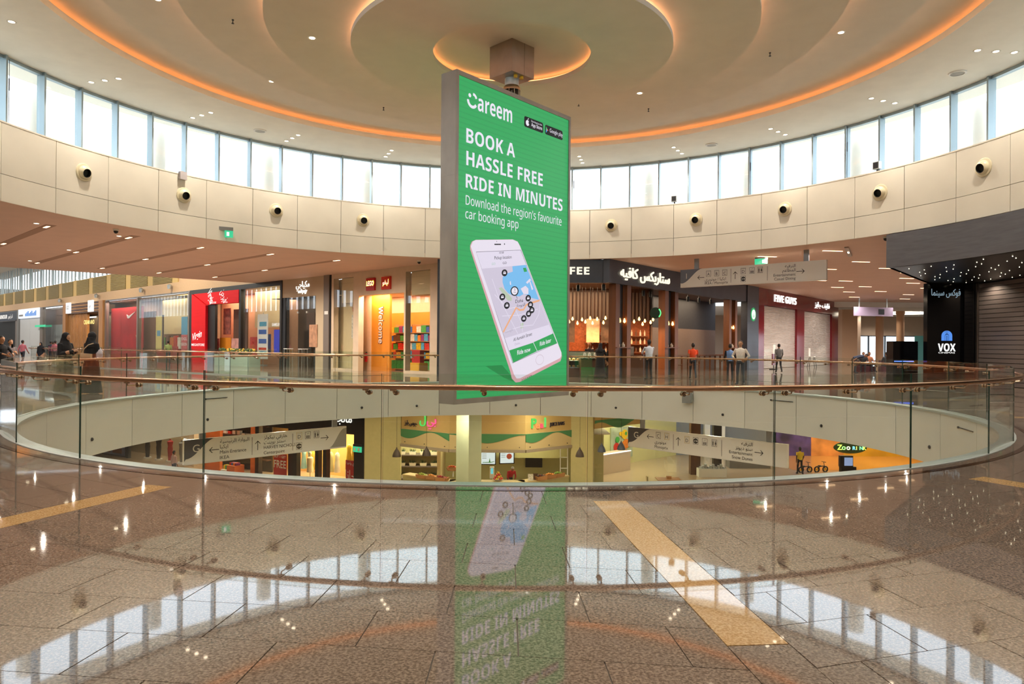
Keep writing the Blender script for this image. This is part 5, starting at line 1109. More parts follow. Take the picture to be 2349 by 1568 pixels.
A, B = Vector(F3[2][0]), Vector(F3[2][1]); ang = math.atan2(2.0, 2.54)
cols = ('#46b04e', '#e8844a', '#d84a5a', '#52b45a'); 
for i, ch in enumerate('Peal'):
    o = link('lettering', text_mesh(ch, emis('peel letter ' + cols[i], cols[i], 1.1), (.72, .5, .5, .72)[i], bold=1, ext=.03), t, (1.12 + .235 * i + 1.3, 17.74 + .185 * i - 18.5 - .05, -2.72 - GZ - (.06 if i in (1, 2) else .03))); o.rotation_euler = (0, 0, ang)
o = link('lettering', text_mesh('JUICE BARS', mat('dark blue letters', '#20203a', .5), .26, width=1.05, bold=1, ext=.02), t, (2.12 + 1.3, 18.5 - 18.5, -2.72 - GZ)); o.rotation_euler = (0, 0, ang)
ang2 = math.atan2(-2.0, 2.81)
for i, (ch, c) in enumerate((('بي', '#d84a7a'), ('ل', '#46b04e'))):
    o = link('lettering', text_mesh(arabic(ch), emis('peel letter ' + c, c, 1.1), .7, ext=.03), t, (-4.42 - .42 * i + 1.3, 18.36 + .30 * i - 18.5 - .06, -2.62 - GZ)); o.rotation_euler = (0, 0, ang2)
o = link('lettering', text_mesh(arabic('جوس بارز'), MATS['dark blue letters'], .34, width=.9, ext=.02), t, (-5.75 + 1.3, 19.31 - 18.5 - .05, -2.78 - GZ)); o.rotation_euler = (0, 0, ang2)
lamp('AREA', (0, 1.4, -3.36 - GZ), 90 * P_LOWER, (1, .9, .6), 7, t, sizey=1.5); lamp('AREA', (-4, 2.6, -3.36 - GZ), 60 * P_LOWER, (1, .9, .65), 2.5, t, sizey=1.2)
for k, (x0, x1, z0, z1) in enumerate(((-1.66, -.78, -5.12, -4.34), (-.6, .26, -5.06, -4.24), (-2.6, -2.2, -5.05, -4.3))):
    o = thing('menu_screen', ('menu screen with a green curve above the juice counter', 'menu screen with a red fruit picture, right one above the juice counter', 'menu screen half hidden behind the green column')[k], 'screen', ((x0 + x1) / 2, 20.3, z0), R_((0, 12, 0)[k])); w = (x1 - x0) / 2
    Bx('bezel', M_black, o, -w, w, 0, .06, 0, z1 - z0); Bx('picture', emis('menu picture', '#c9cfcc', .8), o, -w + .05, w - .05, -.005, 0, .05, z1 - z0 - .05)
    MB().prism([(-w * .7, .15), (w * .1, .16), (w * .2, .4), (w * .3, .16), (w * .8, .2), (w * .8, .17), (w * .3, .12), (-w * .7, .12)] if k != 1 else [(w * .3 + .16 * cos(a / 8 * 6.283), .42 + .16 * sin(a / 8 * 6.283)) for a in range(8)], -.01, -.005).build('print', mat('menu green', '#3f9a44', .5) if k != 1 else mat('menu red', '#b8503c', .5), o)
    for j in range(4): Bx('print', M_grey, o, -w * .75, -w * .2, -.009, -.005, (z1 - z0) * (.45 + .11 * j), (z1 - z0) * (.45 + .11 * j) + .02)
# wall shelves with planters
M_pot = mat('cream planter', '#e4dcc0', .5); M_grass = mat('dark green grass', '#2f4a22', .7, noise=.3, scale=12)
for k, z in enumerate((-4.80, -5.45, -6.15)):
    o = thing('wall_shelf', ('grey wall shelf with planters in the juice bar, top one', 'grey wall shelf with planters in the juice bar, middle one', 'grey wall shelf with planters in the juice bar, lowest one')[k], 'shelf', (-5.2, 21.7, z)); Bx('board', mat('grey brown shelf', '#6d6258', .6), o, -1.35, 1.2, -.2, .7, -.05, 0)
    for j in range(4):
        if k == 2 and j == 1: continue
        x = -6.25 + .62 * j
        p = thing('planter', ('small cream planter with grass on the top juice bar shelf', 'small cream planter with grass on the middle juice bar shelf', 'small cream planter with grass on the lowest juice bar shelf')[k], 'planter', (x, 21.75, z), 0, ('planters on the top shelf', 'planters on the middle shelf', 'planters on the lowest shelf')[k])
        MB().prism([(-.17, 0), (.17, 0), (.2, .17), (-.2, .17)], -.09, .09).build('pot', M_pot, p)
        mb = MB()
        for q in range(26): a, l = random.uniform(-.16, .16), random.uniform(.12, .22); mb.tube([(a, random.uniform(-.07, .07), .15), (a * 1.2 + random.uniform(-.04, .04), random.uniform(-.08, .08), .15 + l)], [.012, .003], 4)
        mb.build('grass', M_grass, p)
# fruit crates
def crate(x, y, z, cols, lab, rot=0, n=18):
    o = thing('fruit_crate', lab, 'crate', (x, y, z), rot); mb = MB()
    MB().prism([(-.26, 0), (.26, 0), (.32, .2), (-.32, .2)], -.2, -.18).prism([(-.26, 0), (.26, 0), (.32, .2), (-.32, .2)], .18, .2).box(-.27, .27, -.2, .2, 0, .02).build('box', M_wood, o)
    for s in (-1, 1): MB().box(-.01, .01, -.2, .2, 0, .2).build('side', M_wood, o, loc=(s * .29, 0, 0)).rotation_euler = (0, R_(17 * s), 0)
    for q in range(n):
        i, j, l = q % 5, (q // 5) % 3, q // 15; f = MB().sphere((0, 0, 0), .065, 10, 7).build('fruit', mat('fruit ' + cols[q % len(cols)], cols[q % len(cols)], .4), None, True, (o.location.x + cos(rot) * (-.22 + .11 * i + .04 * l), y + sin(rot) * (-.22 + .11 * i) + -.12 + .12 * j, z + .14 + .09 * l + .02 * (i % 2)))
        tag(f, 'round fruit in the ' + lab, 'fruit', 'fruit in the ' + lab)
crate(-4.62, 18.45, -5.54, ['#9cae3a', '#a8b848'], 'wooden crate of green apples on the juice counter', R_(-30))
crate(-4.08, 18.1, -5.54, ['#e0a04a', '#d88c3a'], 'wooden crate of peaches on the juice counter', R_(-30))
crate(-3.55, 17.75, -5.54, ['#a81e24', '#8c1a20'], 'wooden crate of red fruit on the juice counter', R_(-20))
crate(-3.05, 18.9, -5.20, ['#e07a1e', '#d84a1e'], 'raised wooden crate of oranges beside the green column')
crate(1.65, 18.35, -5.54, ['#6a2a24', '#3c2a20'], 'dark fruit crate at the right end of the juice counter', R_(35)); crate(2.15, 18.8, -5.54, ['#e08a2a'], 'wooden crate of oranges at the right end of the juice counter', R_(35)); crate(2.62, 19.2, -5.54, ['#8aa83a', '#6f9a34'], 'wooden crate of limes at the far right of the juice counter', R_(38))
o = thing('crate_stand', 'white stand carrying the raised crate of oranges', 'stand', (-3.05, 18.9, -5.54)); Bx('post', M_white, o, -.03, .03, -.03, .03, 0, .32); Bx('tray', M_white, o, -.2, .2, -.15, .15, .32, .34)
o = thing('apple_pyramid', 'pile of red and yellow apples in a bowl on the juice counter', 'fruit bowl', (-.62, 17.85, -5.54)); MB().lathe([(.1, 0), (.28, .1), (.26, .1), (.09, .02)], 18).build('bowl', M_white, o, True)
for l, nn in ((0, 7), (1, 5), (2, 3), (3, 1)):
    for q in range(nn): MB().sphere((cos(6.283 * q / nn) * .2 * (1 - l / 3.2), sin(6.283 * q / nn) * .2 * (1 - l / 3.2), .13 + .1 * l), .07, 10, 7).build('apple', mat('fruit ' + ('#c23a22', '#d9b03a')[(q + l) % 2], ('#c23a22', '#d9b03a')[(q + l) % 2], .4), o, True)
o = thing('juice_dispenser', 'small blue lit juice dispenser on the juice counter', 'dispenser', (-.95, 18.6, -5.54)); Bx('body', M_white, o, -.12, .12, -.1, .1, 0, .6); Bx('tank', emis('cyan tank', '#6fd0d8', .6), o, -.06, .06, -.11, -.1, .25, .55)
for k, (x, y) in enumerate(((1.1, 18.0), (1.35, 18.2))): tag(Bx('picture_card', PM[(5, 8)[k]], None, x - .14, x + .14, y, y + .02, -5.54, -5.2), ('small printed menu card on the juice counter, left one', 'small printed menu card on the juice counter, next to the dark crate')[k], 'card')
# pendant lamps
M_pend = mat('dark brown lamp shade', '#3b2d22', .45)
for k, (x, y, z, c) in enumerate(((-5.63, 16, -4.02, 0), (-4.22, 16.6, -4.05, 0), (3.48, 16, -3.95, 0), (4.82, 18, -4.0, 1), (5.85, 18, -3.88, 1))):
    o = thing('pendant_lamp', ('dark bell pendant lamp before the olive wall, leftmost', 'dark bell pendant lamp before the juice bar shelves', 'dark bell pendant lamp right of the juice bar', 'bluish bell pendant lamp behind the glass, left of two', 'bluish bell pendant lamp behind the glass, right of two')[k], 'lamp', (x, y, z))
    MB().lathe([(.22, 0), (.21, .08), (.17, .2), (.1, .32), (.04, .4), (.03, .46)], 20, caps=False).build('shade', M_pend if not c else mat('slate blue shade', '#4a5468', .45), o, True); MB().cyl((0, 0, .46), (0, 0, -1.42 - z), .007, 5).build('cord', M_black, o); MB().sphere((0, 0, .08), .06, 10, 6).build('bulb', emis('pendant bulb', '#ffdca0', 3.0), o, True)

# ---- right ground level: glass cafe room, grey room, play area
GRr = Row((4.6, 19.3), (.74, .6726), -29.0, 25.7)
t = GRr.thing('glass_cafe', 'glass walled cafe room with beige band and fruit mural, right of the juice bar', 'shop', 5.5, 0, GZ)
GRr.box(t, 'band', M_band, 0, 4.2, .0, .2, -2.95, -1.42); GRr.box(t, 'band', M_ply, 4.2, 12.0, .0, .2, -2.2, -1.42)
k = 14; GRr.prism(t, 'wave_panel', M_wave, [(3.4 * i / k, -2.5) for i in range(k + 1)] + [(3.4 * i / k, -2.62 - .2 * (1 + cos(2 * pi * i / k + 2.4))) for i in range(k, -1, -1)], -.03, 0)
for k in range(5): GRr.box(t, 'glass_pane', M_sglass, 2.3 * k, 2.3 * k + 2.28, .08, .095, GZ, -2.2 if k > 1 else -2.95)
GRr.box(t, 'back_wall', MATS['pale yellow green wall'], 1, 16.5, 5.0, 5.1, GZ, -1.42); GRr.box(t, 'counter', mat('pinkish counter', '#cdb8a4', .5), 3.4, 7.2, 3.2, 4.0, GZ, -5.2); GRr.box(t, 'light_line', emis('white line light', '#f4f4ee', 2.0), 3.4, 7.2, 3.15, 3.2, -5.2, -5.15)
mur = GRr.box(t, 'mural', mat('mural ground', '#a8b49c', .6, noise=.3, scale=1.5), 7.3, 9.6, 4.9, 4.99, -6.0, -3.9)
for k in range(11):
    u, z, r = random.uniform(7.5, 9.4), random.uniform(-5.8, -4.2), random.uniform(.12, .34); GRr.prism(t, 'fruit_print', (PM[0], PM[3], PM[4], PM[1])[k % 4], [(u + r * cos(2 * pi * j / 12), z + r * sin(2 * pi * j / 12)) for j in range(12)], 4.87 - .003 * k, 4.9 - .003 * k)
GRr.light(t, 6, 2.6, -1.6, 7, 3, 190, (1, .9, .62))
o = thing('cafe_table', 'small square wooden table with a box on it below the glass cafe', 'table', (8.7, 19.6, GZ)); Bx('top', M_wood, o, -.65, .65, -.45, .45, .72, .76); MB().cyl((0, 0, 0), (0, 0, .72), .05, 10).build('stem', M_dark, o); MB().lathe([(.28, 0), (.26, .03)], 16).build('foot', M_dark, o)
tag(Bx('napkin_box', M_wood, None, 8.6, 8.85, 19.5, 19.7, GZ + .76, GZ + .9), 'small wooden napkin box on the cafe table', 'box')
o = thing('cafe_chair', 'pale wooden chair beside the lower cafe table', 'chair', (7.75, 19.8, GZ), R_(90))
for a in (-1, 1):
    for b in (-1, 1): Bx('leg', M_ply, o, a * .18 - .02, a * .18 + .02, b * .18 - .02, b * .18 + .02, 0, .45 if b < 0 else .85)
Bx('seat', M_ply, o, -.21, .21, -.21, .21, .45, .49); Bx('backrest', M_ply, o, -.2, .2, .17, .2, .6, .85)
t = thing('grey_lobby', 'grey lift lobby with brown piers and a glass jewellery counter on the lower floor', 'lobby', (14.5, 27, GZ))
def lb(name, m, x0, x1, y0, y1, z0, z1): return Bx(name, m, t, x0 - 14.5, x1 - 14.5, y0 - 27, y1 - 27, z0 - GZ, z1 - GZ)
lb('pier', M_dwood, 11.3, 11.9, 25.0, 25.5, GZ, -1.42); lb('pier', M_dark, 12.9, 13.4, 25.6, 26.0, GZ, -1.42); lb('back_wall', mat('blue grey wall', '#7d8590', .5), 12, 19.6, 33, 33.2, GZ, -1.42); lb('counter', M_grey, 14.5, 17.2, 27.5, 28.4, GZ, -5.3); lb('white_post', M_white, 14.2, 14.6, 32.5, 32.9, GZ, -2.5); lb('white_post', M_white, 15.4, 15.7, 32.5, 32.9, GZ, -2.5); lb('display_case', M_white, 11.6, 13.3, 24.2, 24.8, GZ, GZ + .5); lb('case_glass', M_sglass, 11.6, 13.3, 24.2, 24.8, GZ + .5, GZ + 1.3); lb('light_slot', emis('warm slot', '#f2e2b0', 1.5), 15.2, 15.6, 32.9, 33, -3.4, -2.2)
for k in range(10): lb('jewel', (M_alu, M_lgrey)[k % 2], 11.7 + .16 * k, 11.8 + .16 * k, 24.35, 24.6, GZ + .5, GZ + .6 + .08 * (k % 3))
lamp('AREA', (0, 1.5, -1.5 - GZ), 120 * P_LOWER, (.92, .95, 1), 5, t, sizey=3)
t = thing('play_area', 'bright yellow play area with purple mural and a lit green animal themed sign', 'play area', (22, 30, GZ))
def pa(name, m, x0, x1, y0, y1, z0, z1): return Bx(name, m, t, x0 - 22, x1 - 22, y0 - 30, y1 - 30, z0 - GZ, z1 - GZ)
M_pyel = mat('play yellow', '#d8a428', .5, noise=.2, scale=.8); pa('mural', mat('plum mural', '#4a3a78', .6, noise=.6, scale=1.2), 19.4, 22.2, 33.0, 33.2, GZ, -1.42); pa('mural', mat('orange mural', '#d08a4a', .6, noise=.35, scale=1.0), 22.2, 24.6, 33.0, 33.2, GZ, -1.42); pa('back_wall', M_pyel, 24.6, 40, 33.0, 33.2, GZ, -1.42); pa('floor_reflection', mat('orange floor reflection', '#c88a48', .15), 18.5, 34, 27, 33, GZ, GZ + .01); pa('shelf_rack', M_dark, 24.2, 25.4, 32.4, 32.9, -4.6, -2.6)  # the orange floor sheet paints in a reflection on the ground floor
for k in range(4): pa('rack_tray', M_lgrey, 24.25, 25.35, 32.35, 32.4, -4.5 + .45 * k, -4.25 + .45 * k)
bl = MB().slab([(23.2, 29.5), (26.2, 23.2), (26.5, 23.4), (23.5, 29.7)], -5.02, -4.55); bl.v = [(x - 22, y - 30, z - GZ) for x, y, z in bl.v]; bl.build('blue_beam', mat('royal blue', '#1f3f9a', .5), t)
sg = MB().prism([(1.15 * cos(2 * pi * k / 24), .42 * sin(2 * pi * k / 24)) for k in range(24)], -.05, .05).build('sign_board', mat('dark leaf green', '#24421c', .6, noise=.3), t, loc=(23.6 - 22, 29.9 - 30, -5.35 - GZ))
for i, (ch, c) in enumerate((('Z', '#c8e85a'), ('o', '#9adf7a'), ('o', '#e8f0c0'), ('R', '#7ac8e0'), ('I', '#e0d860'), ('N', '#7ae0a0'), ('K', '#c8e85a'))): link('lettering', text_mesh(ch, emis('zoo letter ' + c, c, 1.4), .5 if i < 3 else .34, bold=1, ext=.02), t, (22.72 + (.32 * i if i < 3 else .5 + .24 * i - .15) - 22 - .05, 29.82 - 30, -5.5 - GZ))
pa('kiosk', M_black, 20.6, 21.5, 24.7, 25.1, GZ, GZ + .62); pa('kiosk_head', M_black, 20.5, 21.3, 24.7, 24.95, GZ + .62, GZ + 1.3); pa('kiosk_screen', emis('kiosk picture', '#9fb0d8', .5), 20.75, 21.25, 24.65, 24.7, GZ + .7, GZ + 1.2)
lamp('AREA', (2, 0, -1.5 - GZ), 260 * P_LOWER, (1, .86, .5), 6, t, sizey=4); lamp('AREA', (7, -2, -1.5 - GZ), 140 * P_LOWER, (1, .86, .5), 4, t, sizey=4)
for k, (x, y) in enumerate(((18.95, 26.2), (20.05, 26.4))):
    o = thing('ride_on_bike', ('black ride-on balance bike parked on the lower play floor, left', 'black ride-on balance bike parked on the lower play floor, right')[k], 'bike', (x, y, GZ), R_(15))
    for s in (-.32, .32): MB().tube([(s + .17 * cos(2 * pi * j / 18), 0, .17 + .17 * sin(2 * pi * j / 18)) for j in range(18)], .045, 8, True).build('tyre', M_black, o, True); MB().tube([(s, -.03, .17), (s, .03, .17)], .08, 12).build('hub', mat('yellow paint', '#e8b020', .5), o)
    MB().tube([(-.32, 0, .17), (-.1, 0, .35), (.25, 0, .38), (.32, 0, .17)], .035, 8).build('frame', M_dark, o, True); MB().tube([(.25, 0, .38), (.2, 0, .62)], .02, 6).build('stem', M_dark, o); MB().tube([(.2, -.2, .64), (.2, .2, .64)], .018, 6).build('handlebar', M_black, o); MB().sphere((-.12, 0, .4), .09, 10, 6, sc=(1.6, .8, .5)).build('saddle', M_black, o, True)
o = thing('exit_sign', 'green lit exit sign on the dark wall beside the olive wall, lower floor', 'exit sign', FG.w(-.3, -.1, -4.25), FG.rot); Bx('board', emis('exit green', '#2fae7c', .9), o, -.3, .28, -.03, .03, 0, .3); Bx('bracket', M_dark, o, -.3, .28, -.03, .05, .3, .42); Bx('print', M_white, o, -.22, -.12, -.035, -.03, .08, .22); Bx('print', M_white, o, .05, .18, -.035, -.03, .06, .24)

# =================================================================== WAYFINDING SIGNS
M_sgn = mat('sign pale grey', '#efece4', .4); M_sgnd = mat('sign dark grey', '#45444a', .45); M_ink = mat('sign ink', '#2b2a2e', .5); M_sgnw = mat('sign white', '#e9e6de', .5); M_yl = mat('sign yellow line', '#cfae5a', .5)
def sign(label, P0, P1, z0, H, posts, ztop, dl, dr, items, corner, right_wave=False, cc=None, tail=0.0):
    P0, P1 = Vector(P0), Vector(P1); L = (P1 - P0).length; rot = math.atan2(P1.y - P0.y, P1.x - P0.x)
    t = thing('wayfinding_sign', label, 'sign', (P0.x, P0.y, z0), rot)
    panel = Bx('panel', M_sgn, t, 0, L, -.07, .07, 0, H); y = -.072
    Bx('edge', M_sgnw, t, 0, L, -.075, .075, -.012, .03)
    for p in posts: Bx('post', mat('sign post', '#9aa0a6', .4, .3), t, p * L - .11, p * L + .11, -.03, .03, H, ztop - z0)
    X = lambda p: L * p * dl / (p * dl + (1 - p) * dr)
    pr = lambda pts, m, d=0.0, name='print': MB().prism(pts, y - .002 - d, y - d).build(name, m, panel)
    w = L * .17; pr([(0, H)] + [(0, H * .12 if not corner[1] else H * .25)] + [(w * (.05 + .95 * k / 10), H * (.22 + .78 * (.5 - .5 * cos(pi * k / 10)))) for k in range(11)], cc or M_sgnd)
    text(corner[0], M_sgnw, panel, L * .045, y - .006, H * .48, H * .44)
    if right_wave: pr([(L, H * .05), (L, H * .93)] + [(L * (.985 - .11 * k / 10), H * (.05 + .86 * (.5 + .5 * cos(pi * k / 10)))) for k in range(11)], mat('sign mid grey', '#a3a095', .45))
    u = H * .13
    for it in items:
        k, p = it[0], it[1]; x = X(p)
        if k == 'arrow':
            zc = it[3] * H; d = it[2]; q = [(-1.25, -.09), (.95, -.09), (.35, -.72), (.58, -.72), (1.3, 0), (.58, .72), (.35, .72), (.95, .09), (-1.25, .09)]; s = u * 1.25
            R2 = {'L': lambda a, b: (-a, b), 'R': lambda a, b: (a, b), 'U': lambda a, b: (b, a)}[d]
            pts = [R2(a, b) for a, b in q]; pr([(x + a * s, zc + b * s) for a, b in pts], M_ink)
        elif k == 'bar': pr([(x, H * .12), (x + .015, H * .12), (x + .015, H * .88), (x, H * .88)], M_ink)
        elif k == 'box':
            zc = it[3] * H; r = u * 1.05
            for q in ((x - r, x + r, zc + r * 1.15, zc + r * 1.15 + .012), (x - r, x + r, zc - r * 1.15, zc - r * 1.15 + .012), (x - r, x - r + .012, zc - r * 1.15, zc + r * 1.15), (x + r - .012, x + r, zc - r * 1.15, zc + r * 1.15)): pr([(q[0], q[2]), (q[1], q[2]), (q[1], q[3]), (q[0], q[3])], M_yl if len(it) > 4 else M_ink)
            g = it[2]
            if g == 'lift':
                for j in (-1, 0, 1): pr([(x + j * r * .45 - r * .14, zc - r * .9), (x + j * r * .45 + r * .14, zc - r * .9), (x + j * r * .45 + r * .14, zc - r * .25), (x + j * r * .45 - r * .14, zc - r * .25)], M_ink); pr([(x + j * r * .45 + r * .15 * cos(a * .785), zc - r * .08 + r * .15 * sin(a * .785)) for a in range(8)], M_ink)
                pr([(x - r * .4, zc + r * .5), (x - r * .1, zc + r * .5), (x - r * .25, zc + r * .8)], M_ink); pr([(x + r * .1, zc + r * .8), (x + r * .4, zc + r * .8), (x + r * .25, zc + r * .5)], M_ink)
            elif g == 'wc':
                pr([(x - .004, zc - r), (x + .004, zc - r), (x + .004, zc + r), (x - .004, zc + r)], M_ink)
                for j in (-1, 1):
                    xx = x + j * r * .5; pr([(xx + r * .16 * cos(a * .785), zc + r * .75 + r * .16 * sin(a * .785)) for a in range(8)], M_ink)
                    pr([(xx - r * .2, zc + r * .5), (xx + r * .2, zc + r * .5), (xx + r * .14, zc - r * .9), (xx - r * .14, zc - r * .9)] if j < 0 else [(xx - r * .12, zc + r * .5), (xx + r * .12, zc + r * .5), (xx + r * .3, zc - r * .35), (xx + r * .1, zc - r * .35), (xx + r * .1, zc - r * .9), (xx - r * .1, zc - r * .9), (xx - r * .1, zc - r * .35), (xx - r * .3, zc - r * .35)], M_ink)
            elif g == 'ATM':
                pr([(x + r * .92 * cos(a * .3927), zc + r * .92 * sin(a * .3927)) for a in range(16)], M_ink); text('ATM', M_sgnw, panel, x, y - .006, zc - r * .28, r * .8, align='CENTER', bold=1, fit=r * 1.6)
            else: text(g, M_ink, panel, x, y - .006, zc - r * .75, r * 1.7, align='CENTER'); pr([(x - r * .7, zc + r * .85), (x + r * .7, zc + r * .85), (x + r * .7, zc + r * .9), (x - r * .7, zc + r * .9)], M_ink)
        elif k == 'text':
            al = it[4] if len(it) > 4 else 'LEFT'
            for j, ln in enumerate(it[2]):
                z = it[3][j] * H; text(ln, M_ink, panel, x, y - .006, z, H * (.2 if ord(ln[-1]) < 1000 else .22), align=al, fit=L * .2)
    return t
A_ = arabic
sign('long pale overhead wayfinding sign with a grey corner hanging before the coffee shop', (8.22, 14.97), (13.24, 10.42), 4.42, .84, (.12, .875), 5.75, 34.2, 29.6,
     [('arrow', .14, 'L', .5), ('box', .192, 'A', .68), ('box', .248, 'B', .68), ('box', .303, 'C', .68), ('text', .168, [A_('ايكيا / مونوبري'), 'IKEA / Monoprix'], [.29, .09]), ('bar', .344), ('arrow', .375, 'U', .5), ('box', .43, 'D', .7), ('box', .43, 'ATM', .28), ('box', .49, 'lift', .7), ('box', .546, 'wc', .7), ('bar', .594), ('text', .789, [A_('الترفيه'), A_('المطاعم'), 'Entertainment', 'Casual Dining'], [.74, .52, .3, .1], 'RIGHT'), ('arrow', .822, 'R', .5)], ('1', True), cc=mat('sign blue grey', '#6d7280', .45))
sign('long hanging wayfinding sign with a dark corner, below the floor edge at the left', (-11.2, 5.1), (-6.7, 9.65), -2.62, .85, (.1, .92), -1.41, 24.4, 28.9,
     [('arrow', .185, 'L', .5), ('text', .22, [A_('البوابة الرئيسية'), A_('ايكيا'), 'Main Entrance', 'IKEA'], [.75, .53, .31, .08]), ('bar', .417), ('arrow', .453, 'U', .5), ('text', .49, [A_('هارفي نيكولز'), A_('سنتر بوينت'), 'HARVEY NICHOLS', 'Centerpoint'], [.75, .53, .31, .08]), ('bar', .667), ('box', .708, 'D', .73, 1), ('box', .708, 'ATM', .28), ('box', .762, 'lift', .73), ('box', .815, 'wc', .73), ('arrow', .865, 'R', .55)], ('G', False), True)
sign('long hanging wayfinding sign with a dark corner, below the floor edge at the right', (5.16, 11.4), (10.01, 6.2), -2.74, .84, (.1, .9), -1.41, 30.6, 25.4,
     [('arrow', .14, 'L', .62), ('box', .19, 'C', .73), ('box', .243, 'H', .73, 1), ('text', .168, [A_('مونوبري'), 'Monoprix'], [.34, .1]), ('bar', .284), ('arrow', .315, 'U', .55), ('box', .37, 'D', .68, 1), ('box', .425, 'ATM', .68), ('box', .482, 'lift', .68), ('box', .542, 'wc', .68), ('bar', .587), ('text', .783, [A_('الترفيه'), A_('سنو ديونز'), 'Entertainment', 'Snow Dunes'], [.75, .54, .32, .1], 'RIGHT'), ('arrow', .822, 'R', .5)], ('G', False))
# green exit signs at the drum edge and soffit
for k, (x, y, z, r, L_) in enumerate(((*polar(15.22, -50.3)[:2], 5.9, R_(30), 'small green exit sign on a bracket at the foot of the drum wall, left'), (11.6, 13.6, 5.4, R_(-40), 'small green exit sign under the right gallery soffit above the wayfinding sign'))):
    o = thing('exit_sign', L_, 'exit sign', (x, y, z), r); Bx('bracket', M_grey, o, -.28, .3, -.04, .04, .28, .42); Bx('board', emis('exit green', '#2fae7c', .9), o, -.02 if k == 0 else -.3, .3, -.02, .02, 0, .28); Bx('print', M_lit, o, .05, .15, -.026, -.02, .06, .22)
    if k == 1: Bx('hanger', M_grey, o, -.02, .02, -.02, .02, .42, 5.75 - 5.4)

# =================================================================== PEOPLE
from mathutils.kdtree import KDTree
def capsule(mb, a, b, ra, rb, seg=10):
    a, b = Vector(a), Vector(b); t = (b - a); l = t.length; t = t / max(l, 1e-6)
    path, rad = [], []
    for k in range(4): q = k / 4 * pi / 2; path.append(a - t * ra * cos(q)); rad.append(max(.002, ra * sin(q)))
    for k in range(5): q = k / 4 * pi / 2; path.append(b + t * rb * sin(q)); rad.append(max(.002, rb * cos(q)))
    mb.tube(path, rad, seg)
def loft(mb, rings, seg=16):            # rings: (x, y, z, rx, ry)
    vs = [(x + rx * cos(2 * pi * k / seg), y + ry * sin(2 * pi * k / seg), z) for x, y, z, rx, ry in rings for k in range(seg)]
    n = len(rings); fs = [(i * seg + k, i * seg + (k + 1) % seg, (i + 1) * seg + (k + 1) % seg, (i + 1) * seg + k) for i in range(n - 1) for k in range(seg)]
    fs += [tuple(range(seg - 1, -1, -1)), tuple((n - 1) * seg + k for k in range(seg))]
    mb.raw(vs, fs)
SKIN = {'a': '#b98a68', 'b': '#8a5a3c', 'c': '#4a2f22'}
POSES = {   # joints for a 1.75 m figure facing -y; (left, right): elbow, wrist, hand direction; knee, ankle
 'stand': dict(el=((.25, .02, 1.10), (-.25, .02, 1.10)), wr=((.26, -.06, .86), (-.26, -.06, .86)), kn=((.10, -.02, .49), (-.10, -.02, .49)), an=((.11, .02, .08), (-.11, .02, .08))),
 'walk': dict(el=((.25, .10, 1.12), (-.25, -.06, 1.12)), wr=((.24, .04, .88), (-.24, -.22, .92)), kn=((.09, -.14, .50), (-.09, .04, .49)), an=((.09, -.20, .09), (-.09, .26, .13))),
 'phone': dict(el=((.24, -.03, 1.12), (-.24, -.03, 1.12)), wr=((.10, -.27, 1.20), (-.08, -.27, 1.20)), kn=((.10, -.02, .49), (-.10, -.02, .49)), an=((.11, .02, .08), (-.11, .02, .08))),
 'hips': dict(el=((.33, .04, 1.14), (-.33, .04, 1.14)), wr=((.20, -.10, 1.02), (-.20, -.10, 1.02)), kn=((.11, -.02, .49), (-.11, -.02, .49)), an=((.13, .02, .08), (-.13, .02, .08))),
 'lean': dict(el=((.24, -.18, 1.18), (-.24, -.18, 1.18)), wr=((.12, -.42, 1.10), (-.14, -.42, 1.10)), kn=((.10, -.02, .49), (-.10, -.02, .49)), an=((.11, .02, .08), (-.11, .04, .08))),
 'sit': dict(el=((.25, -.08, .72), (-.25, -.08, .72)), wr=((.14, -.32, .62), (-.14, -.32, .62)), kn=((.12, -.44, .50), (-.12, -.44, .50)), an=((.12, -.42, .08), (-.12, -.42, .08))),
}
_n = [0]
